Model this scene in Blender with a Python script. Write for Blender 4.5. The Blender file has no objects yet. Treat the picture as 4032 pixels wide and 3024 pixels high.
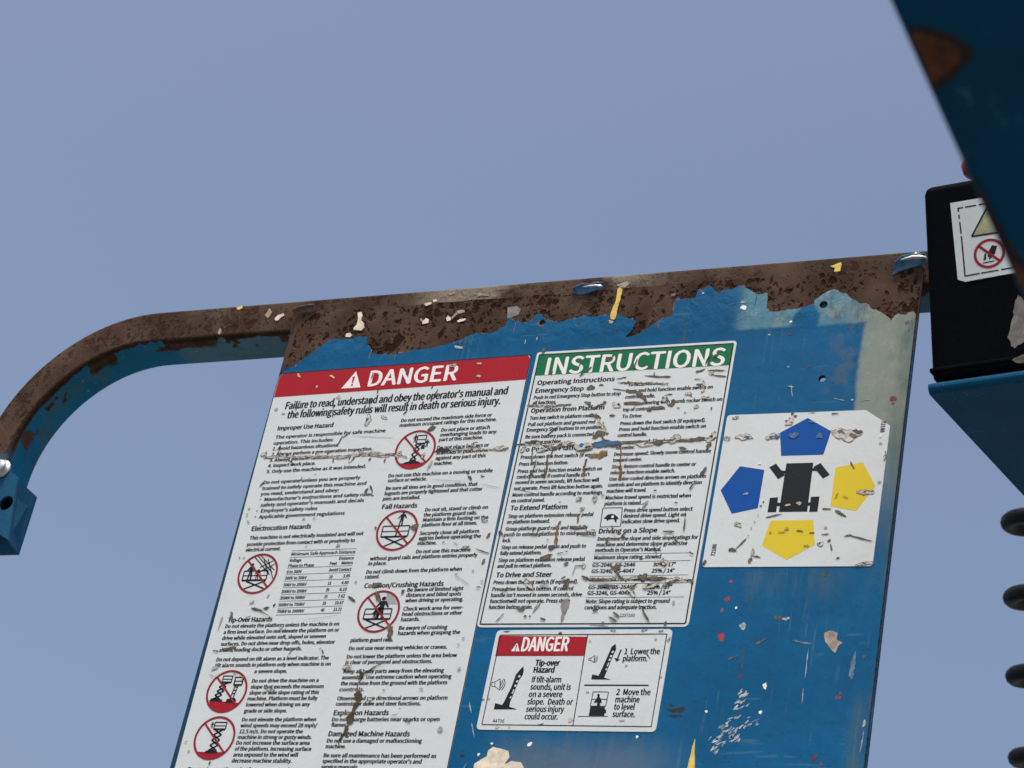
import bpy, bmesh, math, random
from mathutils import Vector, Matrix
from mathutils.geometry import tessellate_polygon

random.seed(7)
sc = bpy.context.scene
COL = sc.collection

# ------------------------------------------------------------------ camera
CAM_Z = 1.65                       # eye height; all drawing data below is millimetres above it
CAM_POS = Vector((0.8448, -1.6, CAM_Z))
RIGHT = Vector((0.90371653, 0.38663956, 0.18386487))
UP = Vector((0.05476179, -0.5303222, 0.84602572))
FWD = Vector((-0.42461463, 0.75449865, 0.50043401))
cam_data = bpy.data.cameras.new("camera")
cam_data.sensor_width = 36.0
cam_data.lens = 9066.0 / 4032.0 * 36.0
cam_data.clip_start = 0.02
cam_data.clip_end = 2000.0
cam_data.dof.use_dof = True
cam_data.dof.focus_distance = 2.03
cam_data.dof.aperture_fstop = 19.0
cam = bpy.data.objects.new("camera", cam_data)
COL.objects.link(cam)
cam.matrix_world = Matrix(((RIGHT.x, UP.x, -FWD.x, CAM_POS.x),
                           (RIGHT.y, UP.y, -FWD.y, CAM_POS.y),
                           (RIGHT.z, UP.z, -FWD.z, CAM_POS.z),
                           (0, 0, 0, 1)))
sc.camera = cam

# ------------------------------------------------------------------ sky, sun, exposure
SUN_EL, SUN_AZ = math.radians(68.0), math.radians(176.0)   # azimuth from +Y, clockwise seen from above
world = bpy.data.worlds.new("World")
sc.world = world
world.use_nodes = True
wn = world.node_tree
wn.nodes.clear()
sky = wn.nodes.new("ShaderNodeTexSky")
sky.sky_type = 'NISHITA'
sky.sun_disc = False
sky.sun_elevation = SUN_EL
sky.sun_rotation = SUN_AZ
sky.altitude = 100.0
sky.air_density = 1.0
sky.dust_density = 7.5
sky.ozone_density = 1.4
bg = wn.nodes.new("ShaderNodeBackground")
bg.inputs["Strength"].default_value = 0.15
wo = wn.nodes.new("ShaderNodeOutputWorld")
wn.links.new(sky.outputs[0], bg.inputs[0])
wn.links.new(bg.outputs[0], wo.inputs[0])

sun_data = bpy.data.lights.new("sun", 'SUN')
sun_data.energy = 2.0
sun_data.angle = math.radians(0.5)
sun_data.color = (1.0, 0.95, 0.88)
sun = bpy.data.objects.new("sun", sun_data)
COL.objects.link(sun)
to_sun = Vector((math.sin(SUN_AZ) * math.cos(SUN_EL), math.cos(SUN_AZ) * math.cos(SUN_EL), math.sin(SUN_EL)))
sun.rotation_euler = to_sun.to_track_quat('Z', 'Y').to_euler()
sun.location = (0, -3, 6)

sc.view_settings.view_transform = 'Standard'
sc.view_settings.look = 'None'
sc.view_settings.exposure = 0.23
sc.view_settings.gamma = 1.0
sc.view_settings.use_curve_mapping = False

TEXT_DANG = [
    ('big', "Failure to read, understand and obey the operator's manual and", -293.8, 1047.0, 236.5),
    ('big', 'the following safety rules will result in death or serious injury.', -289.0, 1036.5, 226.6),
    ('head', 'Improper Use Hazard', -295.8, 1023.2, 61.1),
    ('body', 'The operator is responsible for safe machine', -295.7, 1013.8, 119.4),
    ('body', 'operation. This includes:', -296.0, 1007.2, 65.8),
    ('body', '1. Avoid hazardous situations.', -295.1, 1001.0, 72.0),
    ('body', '2. Always perform a pre-operation inspection.', -294.8, 994.7, 109.5),
    ('body', '3. Always perform function tests prior to use.', -295.2, 988.3, 109.4),
    ('body', '4. Inspect work place.', -295.3, 982.3, 52.3),
    ('body', '5. Only use the machine as it was intended.', -295.1, 975.8, 107.5),
    ('body', 'Do not operate unless you are properly', -295.1, 964.0, 104.3),
    ('body', 'trained to safely operate this machine and', -294.9, 957.5, 112.0),
    ('body', 'you read, understand and obey:', -294.9, 951.5, 84.6),
    ('body', "· Manufacturer's instructions and safety rules,", -294.2, 945.4, 122.1),
    ('body', "safety and operator's manuals and decals", -291.5, 939.4, 110.8),
    ('body', "· Employer's safety rules", -294.6, 933.1, 66.1),
    ('body', '· Applicable government regulations', -294.5, 926.7, 96.5),
    ('head', 'Electrocution Hazards', -294.1, 913.7, 64.1),
    ('body', 'This machine is not electrically insulated and will not', -293.6, 904.4, 120.9),
    ('body', 'provide protection from contact with or proximity to', -294.4, 897.6, 114.4),
    ('body', 'electrical current.', -294.4, 891.9, 38.0),
    ('table', 'Minimum Safe Approach Distance', -243.7, 886.4, 67.1),
    ('table', 'Voltage', -244.1, 879.8, 13.1),
    ('table', 'Distance', -192.1, 880.7, 15.4),
    ('table', 'Phase to Phase', -243.7, 874.3, 27.2),
    ('table', 'Feet', -200.4, 875.6, 7.7),
    ('table', 'Meters', -188.2, 875.9, 11.8),
    ('table', '0 to 300V', -243.7, 867.9, 15.9),
    ('table', 'Avoid Contact', -199.7, 869.0, 23.4),
    ('table', '300V to 50kV', -243.9, 861.5, 23.0),
    ('table', '10', -197.6, 861.9, 3.6),
    ('table', '3.05', -183.3, 862.5, 7.2),
    ('table', '50kV to 200kV', -243.6, 854.6, 24.5),
    ('table', '15', -197.4, 855.3, 3.6),
    ('table', '4.60', -183.3, 855.7, 7.4),
    ('table', '200kV to 350kV', -243.9, 847.8, 26.6),
    ('table', '20', -197.6, 848.8, 3.6),
    ('table', '6.10', -183.5, 849.0, 7.5),
    ('table', '350kV to 500kV', -243.6, 841.2, 26.5),
    ('table', '25', -197.6, 841.9, 3.6),
    ('table', '7.62', -183.3, 842.2, 7.1),
    ('table', '500kV to 750kV', -243.6, 834.3, 27.7),
    ('table', '35', -197.6, 835.1, 3.8),
    ('table', '10.67', -184.9, 835.5, 8.9),
    ('table', '750kV to 1000kV', -243.1, 827.6, 28.5),
    ('table', '45', -197.5, 828.4, 3.7),
    ('table', '13.72', -184.7, 828.8, 8.5),
    ('head', 'Tip-Over Hazards', -293.0, 818.8, 47.5),
    ('body', 'Do not elevate the platform unless the machine is on', -293.8, 813.0, 119.0),
    ('body', 'a firm level surface. Do not elevate the platform on or', -293.8, 807.0, 120.6),
    ('body', 'drive while elevated onto soft, sloped or uneven', -293.8, 801.0, 108.4),
    ('body', 'surfaces. Do not drive near drop offs, holes, elevator', -293.4, 795.1, 118.9),
    ('body', 'shafts, loading docks or other hazards.', -293.3, 789.1, 86.5),
    ('body', 'Do not depend on tilt alarm as a level indicator. The', -293.5, 779.6, 116.7),
    ('body', 'tilt alarm sounds in platform only when machine is on', -293.5, 773.7, 120.1),
    ('body', 'a severe slope.', -250.2, 767.7, 34.1),
    ('body', 'Do not drive the machine on a', -250.0, 758.4, 68.4),
    ('body', 'slope that exceeds the maximum', -249.9, 752.5, 75.0),
    ('body', 'slope or side slope rating of this', -249.7, 746.8, 71.6),
    ('body', 'machine. Platform must be fully', -249.7, 741.1, 71.5),
    ('body', 'lowered when driving on any', -249.6, 735.3, 65.2),
    ('body', 'grade or side slope.', -250.1, 729.3, 44.3),
    ('body', 'Do not elevate the platform when', -249.8, 720.9, 75.4),
    ('body', 'wind speeds may exceed 28 mph/', -249.8, 715.2, 77.9),
    ('body', '12.5 m/s. Do not operate the', -249.3, 709.5, 64.7),
    ('body', 'machine in strong or gusty winds.', -249.3, 704.1, 75.1),
    ('body', 'Do not increase the surface area', -249.4, 698.7, 74.3),
    ('body', 'of the platform. Increasing surface', -249.4, 693.1, 77.5),
    ('body', 'area exposed to the wind will', -249.3, 687.5, 65.7),
    ('body', 'decrease machine stability.', -249.3, 681.9, 61.0),
    ('body', 'Do not use the platform controls to', -292.1, 673.1, 115.2),
    ('body', 'Do not exceed the maximum side force or', -162.4, 1025.1, 94.4),
    ('body', 'maximum occupant ratings for this machine.', -162.7, 1019.9, 100.3),
    ('body', 'Do not place or attach', -117.5, 1012.3, 49.9),
    ('body', 'overhanging loads to any', -117.5, 1007.1, 57.7),
    ('body', 'part of this machine.', -117.5, 1001.9, 45.2),
    ('body', 'Do not place ladders or', -117.4, 993.3, 52.9),
    ('body', 'scaffolds in platform or', -117.3, 987.8, 53.9),
    ('body', 'against any part of this', -116.8, 982.2, 51.4),
    ('body', 'machine.', -116.9, 976.5, 19.2),
    ('body', 'Do not use this machine on a moving or mobile', -161.6, 965.5, 106.5),
    ('body', 'surface or vehicle.', -161.2, 960.3, 40.7),
    ('body', 'Be sure all tires are in good condition, that', -161.2, 952.1, 93.9),
    ('body', 'lugnuts are properly tightened and that cotter', -161.0, 946.7, 99.7),
    ('body', 'pins are installed.', -161.5, 941.1, 38.8),
    ('head', 'Fall Hazards', -160.3, 932.2, 36.3),
    ('body', 'Do not sit, stand or climb on', -115.0, 928.0, 63.1),
    ('body', 'the platform guard rails.', -115.3, 922.7, 54.0),
    ('body', 'Maintain a firm footing on the', -114.8, 917.6, 65.4),
    ('body', 'platform floor at all times.', -114.7, 912.3, 55.5),
    ('body', 'Securely close all platform', -115.1, 903.8, 59.7),
    ('body', 'entries before operating the', -114.8, 898.8, 62.1),
    ('body', 'machine.', -115.0, 893.6, 19.6),
    ('body', 'Do not use this machine', -114.4, 885.2, 54.5),
    ('body', 'without guard rails and platform entries properly', -159.9, 879.3, 107.9),
    ('body', 'in place.', -160.3, 874.2, 19.1),
    ('body', 'Do not climb down from the platform when', -160.3, 865.7, 95.9),
    ('body', 'raised.', -160.3, 860.8, 15.0),
    ('head', 'Collision/Crushing Hazards', -158.9, 851.2, 79.8),
    ('head', 'Explosion Hazards', -158.7, 727.4, 54.5),
    ('head', 'Damaged Machine Hazards', -158.7, 707.7, 79.4),
    ('body', 'Be aware of limited sight', -114.2, 846.8, 55.7),
    ('body', 'distance and blind spots', -114.3, 841.6, 54.7),
    ('body', 'when driving or operating.', -113.9, 836.2, 57.6),
    ('body', 'Check work area for over-', -113.9, 828.1, 59.1),
    ('body', 'head obstructions or other', -113.9, 822.9, 59.3),
    ('body', 'hazards.', -113.7, 817.7, 18.7),
    ('body', 'Be aware of crushing', -113.9, 809.3, 47.9),
    ('body', 'hazards when grasping the', -113.6, 804.2, 61.0),
    ('body', 'platform guard rails.', -159.4, 797.7, 42.8),
    ('body', 'Do not use near moving vehicles or cranes.', -159.1, 789.8, 97.1),
    ('body', 'Do not lower the platform unless the area below', -159.2, 781.7, 108.4),
    ('body', 'is clear of personnel and obstructions.', -159.1, 776.2, 85.8),
    ('body', 'Keep all body parts away from the elevating', -158.8, 767.4, 98.8),
    ('body', 'assembly. Use extreme caution when operating', -159.0, 761.7, 107.4),
    ('body', 'the machine from the ground with the platform', -158.8, 755.9, 104.3),
    ('body', 'controls.', -158.8, 750.1, 25.1),
    ('body', 'Observe and use directional arrows on platform', -158.8, 741.6, 107.8),
    ('body', 'controls for drive and steer functions.', -158.8, 736.4, 83.5),
    ('body', 'Do not charge batteries near sparks or open', -158.8, 721.7, 104.7),
    ('body', 'flames.', -158.2, 716.6, 16.0),
    ('body', 'Do not use a damaged or malfunctioning', -158.7, 701.8, 92.3),
    ('body', 'machine.', -158.6, 696.5, 20.1),
    ('body', 'Be sure all maintenance has been performed as', -158.4, 688.1, 108.7),
    ('body', "specified in the appropriate operator's and", -158.3, 682.9, 95.9),
    ('body', 'service manuals.', -158.2, 677.6, 36.7),
]
TEXT_INST = [
    ('head', 'Operating Instructions', -29.2, 1057.5, 77.3),
    ('head', 'Emergency Stop', -29.3, 1048.9, 48.5),
    ('head', 'Operation from Platform', -29.6, 1027.6, 72.9),
    ('head', 'To Position Platform', -30.7, 986.5, 63.9),
    ('ibody', 'Push in red Emergency Stop button to stop', -29.5, 1042.0, 86.3),
    ('ibody', 'all functions.', -29.5, 1036.4, 24.0),
    ('ibody', 'Turn key switch to platform control.', -29.2, 1020.1, 67.1),
    ('ibody', 'Pull out platform and ground red', -29.6, 1013.3, 66.5),
    ('ibody', 'Emergency Stop buttons to on position.', -29.7, 1007.5, 75.5),
    ('ibody', 'Be sure battery pack is connected before', -29.6, 1000.3, 81.8),
    ('ibody', 'operating machine.', -29.6, 994.4, 37.3),
    ('ibody', 'Press down the foot switch (if equipped).', -30.0, 978.9, 86.0),
    ('ibody', 'Press lift function button.', -30.1, 971.8, 48.7),
    ('ibody', 'Press and hold function enable switch on', -30.0, 964.3, 82.4),
    ('ibody', "control handle. If control handle isn't", -30.0, 958.6, 71.6),
    ('ibody', 'To Steer', 61.9, 1050.1, 17.2),
    ('ibody', 'Press and hold function enable switch on', 61.3, 1043.4, 82.8),
    ('ibody', 'control handle.', 61.5, 1037.1, 29.1),
    ('ibody', 'Activate steering with thumb rocker switch on', 61.3, 1030.1, 93.5),
    ('ibody', 'top of control handle.', 61.5, 1023.8, 40.9),
    ('ibody', 'To Drive', 61.9, 1016.6, 19.1),
    ('ibody', 'Press down the foot switch (if equipped).', 61.6, 1009.2, 81.1),
    ('ibody', 'Press and hold function enable switch on', 61.5, 1003.1, 82.3),
    ('ibody', 'control handle.', 61.1, 997.1, 28.5),
    ('ibody', 'Increase speed: Slowly move control handle', 61.8, 989.9, 92.5),
    ('ibody', 'off center.', 61.7, 984.2, 18.4),
    ('ibody', 'Decrease speed: Slowly move control handle', 61.1, 977.6, 91.2),
    ('ibody', 'toward center.', 61.1, 971.6, 28.1),
    ('ibody', 'Stop: Return control handle to center or', 61.1, 964.8, 79.4),
    ('ibody', 'release function enable switch.', 61.1, 958.8, 61.1),
    ('ibody', 'Use color-coded direction arrows on platform', 61.1, 952.4, 90.2),
    ('ibody', 'moved in seven seconds, lift function will', -29.9, 952.8, 81.4),
    ('ibody', 'not operate. Press lift function button again.', -30.0, 946.6, 86.3),
    ('ibody', 'Move control handle according to markings', -30.3, 940.0, 87.2),
    ('ibody', 'on control panel.', -30.4, 934.1, 33.2),
    ('ibody', 'Step on platform extension release pedal', -30.1, 918.3, 82.5),
    ('ibody', 'on platform toeboard.', -30.3, 912.6, 42.2),
    ('ibody', 'Grasp platform guard rails and carefully', -30.1, 905.6, 79.5),
    ('ibody', 'push to extend platform to mid-position', -30.3, 899.9, 88.3),
    ('ibody', 'lock.', -30.5, 894.0, 8.4),
    ('ibody', 'Step on release pedal again and push to', -30.3, 887.1, 81.5),
    ('ibody', 'fully extend platform.', -30.3, 881.3, 40.4),
    ('ibody', 'Step on platform extension release pedal', -30.4, 874.3, 82.8),
    ('ibody', 'and pull to retract platform.', -30.5, 868.6, 52.5),
    ('ibody', 'Press down the foot switch (if equipped).', -30.6, 852.5, 80.6),
    ('ibody', 'Press drive function button. If control', -30.5, 845.9, 77.3),
    ('ibody', "handle isn't moved in seven seconds, drive", -30.6, 840.0, 86.6),
    ('ibody', 'function will not operate. Press drive', -30.4, 834.2, 76.3),
    ('ibody', 'function button again.', -30.4, 828.5, 42.2),
    ('head', 'To Extend Platform', -29.6, 926.1, 55.7),
    ('head', 'To Drive and Steer', -29.9, 859.3, 54.0),
    ('ibody', 'controls and on platform to identify direction', 60.8, 946.4, 87.7),
    ('ibody', 'machine will travel.', 60.7, 940.3, 37.8),
    ('ibody', 'Machine travel speed is restricted when', 60.7, 933.6, 79.9),
    ('ibody', 'platform is raised.', 60.9, 927.7, 35.2),
    ('ibody', 'Press drive speed button select', 80.6, 920.3, 63.7),
    ('ibody', 'desired drive speed. Light on', 80.7, 914.8, 58.3),
    ('ibody', 'indicates slow drive speed.', 80.6, 909.2, 53.8),
    ('ibody', 'Determine the slope and side slope ratings for', 60.7, 892.8, 92.6),
    ('ibody', 'machine and determine slope grade. Use', 60.6, 887.2, 83.9),
    ('ibody', "methods in Operator's Manual.", 60.4, 881.8, 61.5),
    ('ibody', 'Maximum slope rating, stowed', 60.6, 874.7, 62.0),
    ('ibody', 'GS-2046, GS-2646', 60.2, 867.3, 40.1),
    ('ibody', '30% / 17°', 116.3, 866.6, 20.8),
    ('ibody', 'GS-3246, GS-4047', 60.5, 861.4, 39.7),
    ('ibody', '25% / 14°', 116.1, 860.7, 20.9),
    ('ibody', 'Maximum side slope rating, stowed', 60.2, 853.4, 65.8),
    ('ibody', 'GS-2046, GS-2646', 60.4, 846.0, 40.7),
    ('ibody', '30% / 17°', 116.7, 845.3, 20.5),
    ('ibody', 'GS-3246, GS-4047', 60.5, 840.5, 39.3),
    ('ibody', '25% / 14°', 115.4, 839.8, 21.2),
    ('ibody', 'Note: Slope rating is subject to ground', 60.6, 832.5, 76.5),
    ('ibody', 'conditions and adequate traction.', 60.3, 826.8, 66.2),
    ('head', 'Driving on a Slope', 60.4, 900.0, 54.7),
    ('tiny', '1257160', 94.4, 819.3, 13.4),
]
TEXT_SMAL = [
    ('sbold', 'Tip-over', 24.5, 774.4, 23.1),
    ('sbold', 'Hazard', 24.3, 767.9, 19.5),
    ('sbody', 'If tilt-alarm', 24.6, 759.0, 27.1),
    ('sbody', 'sounds, unit is', 24.4, 752.2, 37.4),
    ('sbody', 'on a severe', 24.3, 745.5, 31.0),
    ('sbody', 'slope.  Death or', 24.3, 738.7, 41.8),
    ('sbody', 'serious injury', 24.5, 732.0, 34.9),
    ('sbody', 'could occur.', 24.5, 725.2, 30.7),
    ('sbody', '1  Lower the', 104.3, 784.6, 31.8),
    ('sbody', 'platform.', 104.0, 778.1, 22.2),
    ('sbody', '2  Move the', 103.4, 747.6, 30.5),
    ('sbody', 'machine', 103.7, 741.0, 21.6),
    ('sbody', 'to level', 103.5, 734.4, 18.7),
    ('sbody', 'surface.', 103.4, 727.8, 20.1),
    ('tiny', '44736', -4.2, 722.0, 10.9),
]
HEADINGS = [('dang', 'DANGER', -208.4, 1067.6, 94.5, 17.0), ('inst', 'INSTRUCTIONS', -23.4, 1068.2, 174.7, 18.0), ('smal', 'DANGER', 8.8, 788.0, 43.8, 13.0)]
RULES = [
    ('dang', -244.5, 891.4, -176.5, 891.8, 0.45),
    ('dang', -244.3, 884.4, -176.4, 885.2, 0.4),
    ('dang', -244.2, 873.4, -176.6, 874.5, 0.4),
    ('dang', -243.9, 866.6, -176.4, 867.7, 0.4),
    ('dang', -243.8, 860.0, -176.2, 860.9, 0.4),
    ('dang', -243.5, 853.2, -176.3, 854.1, 0.4),
    ('dang', -243.4, 846.2, -176.1, 847.4, 0.4),
    ('dang', -243.5, 839.4, -176.0, 840.4, 0.4),
    ('dang', -243.3, 832.4, -176.1, 833.8, 0.4),
    ('dang', -243.3, 825.5, -175.8, 826.8, 0.5),
    ('inst', 59.9, 880.0, 149.5, 878.8, 0.4),
    ('inst', 60.0, 871.9, 149.6, 871.5, 0.4),
    ('inst', 59.9, 858.3, 150.0, 857.9, 0.4),
    ('inst', 60.1, 851.0, 150.1, 850.4, 0.4),
    ('inst', 59.8, 837.9, 149.4, 837.2, 0.4),
    ('smal', 73.3, 756.3, 131.0, 756.2, 1.3),
    ('smal', 72.8, 728.1, 99.7, 728.3, 0.6),
]
PEEL_EDGE = [(-308.4, 1090.9), (-306.4, 1092.2), (-298.6, 1096.7), (-291.8, 1101.8), (-284.3, 1107.8), (-278.5, 1113.0), (-272.4, 1117.2), (-268.1, 1121.6), (-264.5, 1125.0), (-258.4, 1126.0), (-251.7, 1124.1), (-244.6, 1124.5), (-237.6, 1124.9), (-232.8, 1126.8), (-227.9, 1125.3), (-223.5, 1125.2), (-221.8, 1120.0), (-221.3, 1116.2), (-217.0, 1113.2), (-214.1, 1108.3), (-212.4, 1105.0), (-205.1, 1104.0), (-198.0, 1103.5), (-188.0, 1101.9), (-184.1, 1103.4), (-174.0, 1105.0), (-162.3, 1106.4), (-153.6, 1106.2), (-145.4, 1107.9), (-135.1, 1109.1), (-132.9, 1110.7), (-124.6, 1111.9), (-117.6, 1114.6), (-113.2, 1117.9), (-106.1, 1120.0), (-99.3, 1120.0), (-89.8, 1118.8), (-82.8, 1121.4), (-74.8, 1127.1), (-74.7, 1133.0), (-72.3, 1135.5), (-68.4, 1132.5), (-62.0, 1129.7), (-53.3, 1128.1), (-48.3, 1131.8), (-45.1, 1137.0), (-42.0, 1137.6), (-38.9, 1134.7), (-35.8, 1131.2), (-32.2, 1129.6), (-27.6, 1127.5), (-20.9, 1126.5), (-15.3, 1126.9), (-11.5, 1128.4), (-4.3, 1129.2), (0.3, 1131.0), (5.9, 1131.2), (12.7, 1129.6), (17.6, 1129.2), (23.1, 1130.1), (30.6, 1130.4), (37.8, 1130.2), (42.0, 1129.0), (44.9, 1126.1), (51.5, 1124.7), (56.6, 1122.5), (57.7, 1120.7), (56.0, 1114.6), (55.4, 1111.2), (50.3, 1104.1), (55.0, 1104.2), (61.0, 1106.4), (68.0, 1111.1), (73.8, 1114.1), (76.5, 1117.0), (79.2, 1119.8), (85.8, 1122.4), (91.1, 1123.7), (93.0, 1126.6), (91.9, 1131.1), (92.6, 1136.3), (92.8, 1139.9), (95.2, 1141.9), (100.8, 1141.4), (106.9, 1142.2), (112.3, 1142.6), (112.8, 1147.0), (114.1, 1151.3), (118.7, 1151.3), (123.7, 1154.4), (127.1, 1152.4), (130.1, 1148.1), (134.3, 1146.0), (137.7, 1148.8), (143.9, 1148.7), (149.1, 1149.6), (151.9, 1152.0), (156.5, 1152.0), (159.1, 1149.6), (163.3, 1147.0), (168.4, 1143.1), (172.5, 1140.5), (177.0, 1141.0), (179.9, 1142.1), (181.2, 1140.6), (182.2, 1135.4), (182.4, 1125.9), (186.0, 1121.3), (193.6, 1120.7), (199.5, 1121.0), (203.9, 1122.0), (210.6, 1121.8), (217.2, 1123.0), (222.8, 1125.1), (226.5, 1125.7), (226.7, 1129.9), (230.7, 1133.0), (233.3, 1136.2), (238.2, 1138.8), (243.2, 1140.1), (247.0, 1138.5), (251.1, 1135.1), (255.6, 1134.3), (258.2, 1130.7), (262.2, 1127.3), (266.1, 1125.3), (268.6, 1123.0), (274.4, 1122.9), (276.8, 1120.6), (280.2, 1116.1), (285.4, 1114.0), (290.0, 1111.5), (294.8, 1107.3), (298.0, 1104.2), (298.9, 1102.0), (300.6, 1106.5), (304.5, 1109.5), (307.5, 1108.0), (311.9, 1107.2), (313.7, 1110.0), (318.0, 1110.1), (320.0, 1107.4)]
DRIPS = [
    ('cream', 1.2, [(-240.7, 1155.1), (-236.7, 1155.3), (-234.9, 1151.8), (-234.6, 1145.2), (-230.8, 1142.1), (-229.3, 1136.4), (-231.7, 1133.3), (-240.1, 1134.9), (-241.0, 1136.8), (-238.0, 1140.8), (-238.5, 1146.5)]),
    ('cream', 1, [(-337.7, 1158.2), (-334.5, 1161.8), (-328.9, 1163.3), (-327.3, 1160.8), (-330.9, 1158.6), (-332.8, 1155.4), (-336.0, 1155.2)]),
    ('cream', 0.6, [(-248.1, 1131.3), (-243.8, 1131.9), (-240.8, 1128.9), (-242.5, 1126.7), (-247.6, 1127.5)]),
    ('cream', 0.6, [(-162.4, 1164.1), (-160.0, 1166.7), (-157.1, 1163.7), (-161.3, 1163.1)]),
    ('cream', 0.8, [(-168.5, 1159.9), (-161.7, 1160.8), (-160.8, 1158.8), (-165.6, 1156.9), (-168.0, 1158.0)]),
    ('cream', 0.9, [(-166.1, 1138.4), (-163.1, 1142.3), (-159.7, 1140.6), (-159.3, 1136.9), (-165.1, 1135.5)]),
    ('tan', 0.5, [(-169.8, 1142.8), (-168.4, 1142.7), (-165.4, 1138.8), (-167.7, 1139.4)]),
    ('tan', 0.6, [(-131.6, 1147.7), (-126.8, 1149.1), (-122.8, 1148.3), (-122.3, 1146.0), (-128.4, 1144.7)]),
    ('cream', 0.8, [(-141.0, 1139.7), (-139.8, 1143.7), (-136.2, 1141.1), (-135.5, 1137.9), (-139.1, 1136.8)]),
    ('tan', 0.5, [(-136.1, 1140.7), (-131.4, 1146.7), (-129.7, 1144.8), (-134.5, 1139.2)]),
    ('cream', 0.9, [(-128.5, 1136.4), (-126.1, 1138.0), (-120.2, 1138.5), (-119.1, 1137.0), (-121.4, 1135.8), (-127.1, 1134.7)]),
    ('tan', 0.6, [(-115.3, 1169.0), (-111.5, 1169.6), (-107.8, 1167.9), (-102.4, 1167.0), (-102.9, 1165.2), (-110.8, 1166.3), (-113.6, 1165.1)]),
    ('tan', 0.4, [(-148.5, 1173.3), (-145.2, 1172.1), (-142.3, 1172.8), (-141.0, 1174.5), (-139.5, 1171.6), (-144.7, 1169.7), (-147.1, 1170.8)]),
    ('grey', 0.4, [(-77.8, 1147.8), (-68.3, 1148.7), (-63.3, 1144.8), (-64.6, 1138.5), (-70.0, 1136.3), (-75.5, 1134.9)]),
    ('cream', 0.7, [(-162.4, 1165.6), (-159.5, 1166.3), (-156.9, 1164.2), (-160.9, 1162.7)]),
    ('yellow', 0.9, [(33.3, 1158.4), (35.5, 1159.8), (37.9, 1158.4), (38.5, 1156.1), (38.2, 1146.3), (37.4, 1137.4), (37.2, 1126.7), (36.1, 1123.7), (32.3, 1124.9), (31.1, 1129.9), (32.0, 1136.1), (34.1, 1144.8), (33.8, 1151.1)]),
    ('palegreen', 0.4, [(30.1, 1123.7), (32.8, 1124.4), (35.6, 1122.4), (34.4, 1119.9), (31.9, 1120.5)]),
    ('tan', 0.4, [(29.1, 1166.4), (34.4, 1168.2), (40.2, 1169.5), (41.9, 1166.6), (38.6, 1162.4), (32.8, 1163.4)]),
    ('yellow', 0.7, [(235.4, 1168.1), (238.6, 1169.1), (245.0, 1171.6), (246.0, 1169.7), (245.3, 1159.8), (239.7, 1159.9), (240.1, 1165.9)]),
    ('tan', 0.5, [(-350.6, 1163.3), (-347.3, 1171.8), (-343.1, 1166.6), (-345.7, 1159.1)]),
    ('yellow', 0.5, [(-387.6, 1175.8), (-381.8, 1177.5), (-379.8, 1174.1), (-384.5, 1172.4)]),
    ('tan', 0.5, [(-401.2, 1146.1), (-400.1, 1152.3), (-397.2, 1147.9), (-398.0, 1143.7)]),
    ('yellow', 0.5, [(178.7, 709.6), (177.5, 702.4), (176.2, 684.0), (175.5, 677.5), (183.3, 677.7), (179.8, 698.9)]),
    ('cream', 0.6, [(-13.3, 681.4), (-12.8, 684.8), (-7.2, 688.9), (-3.1, 691.2), (-2.5, 696.9), (1.0, 699.8), (9.5, 698.2), (15.6, 696.6), (18.0, 690.4), (16.7, 688.1), (14.6, 684.7), (20.9, 687.6), (29.2, 686.6), (32.9, 682.2), (30.6, 673.8), (15.7, 668.0), (-1.4, 672.1)]),
    ('tan', 0.25, [(275.4, 803.1), (280.4, 804.9), (286.4, 802.4), (285.9, 796.9), (291.4, 793.8), (287.8, 790.7), (286.2, 784.7), (281.1, 789.6), (277.0, 794.5), (275.3, 799.4)]),
    ('pale', 0.15, [(210.2, 750.8), (213.5, 752.6), (216.8, 750.2), (216.7, 746.6), (211.3, 747.1)]),
    ('pale', 0.15, [(212.0, 742.3), (217.7, 743.5), (222.1, 736.9), (218.0, 733.3), (208.6, 733.8), (210.2, 738.7)]),
    ('pale', 0.15, [(205.9, 727.8), (211.6, 729.1), (217.1, 726.7), (226.7, 729.2), (229.7, 723.8), (223.0, 722.0), (214.1, 719.5), (217.5, 724.3), (207.6, 724.2)]),
    ('pale', 0.15, [(202.3, 724.8), (204.7, 724.2), (203.6, 719.4), (200.1, 715.8), (198.2, 717.0), (198.7, 721.2)]),
    ('pale', 0.15, [(208.3, 719.5), (213.0, 718.9), (210.8, 714.1), (206.0, 711.1), (206.5, 715.9)]),
    ('pale', 0.15, [(198.0, 714.0), (202.4, 712.2), (204.3, 714.7), (203.8, 706.3), (201.7, 705.1)]),
    ('pale', 0.15, [(194.0, 709.8), (196.1, 711.0), (199.9, 705.1), (196.0, 699.7), (191.1, 697.8), (191.3, 703.8)]),
    ('pale', 0.15, [(208.4, 710.5), (216.1, 713.6), (215.9, 710.6), (209.9, 708.2)]),
]
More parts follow.
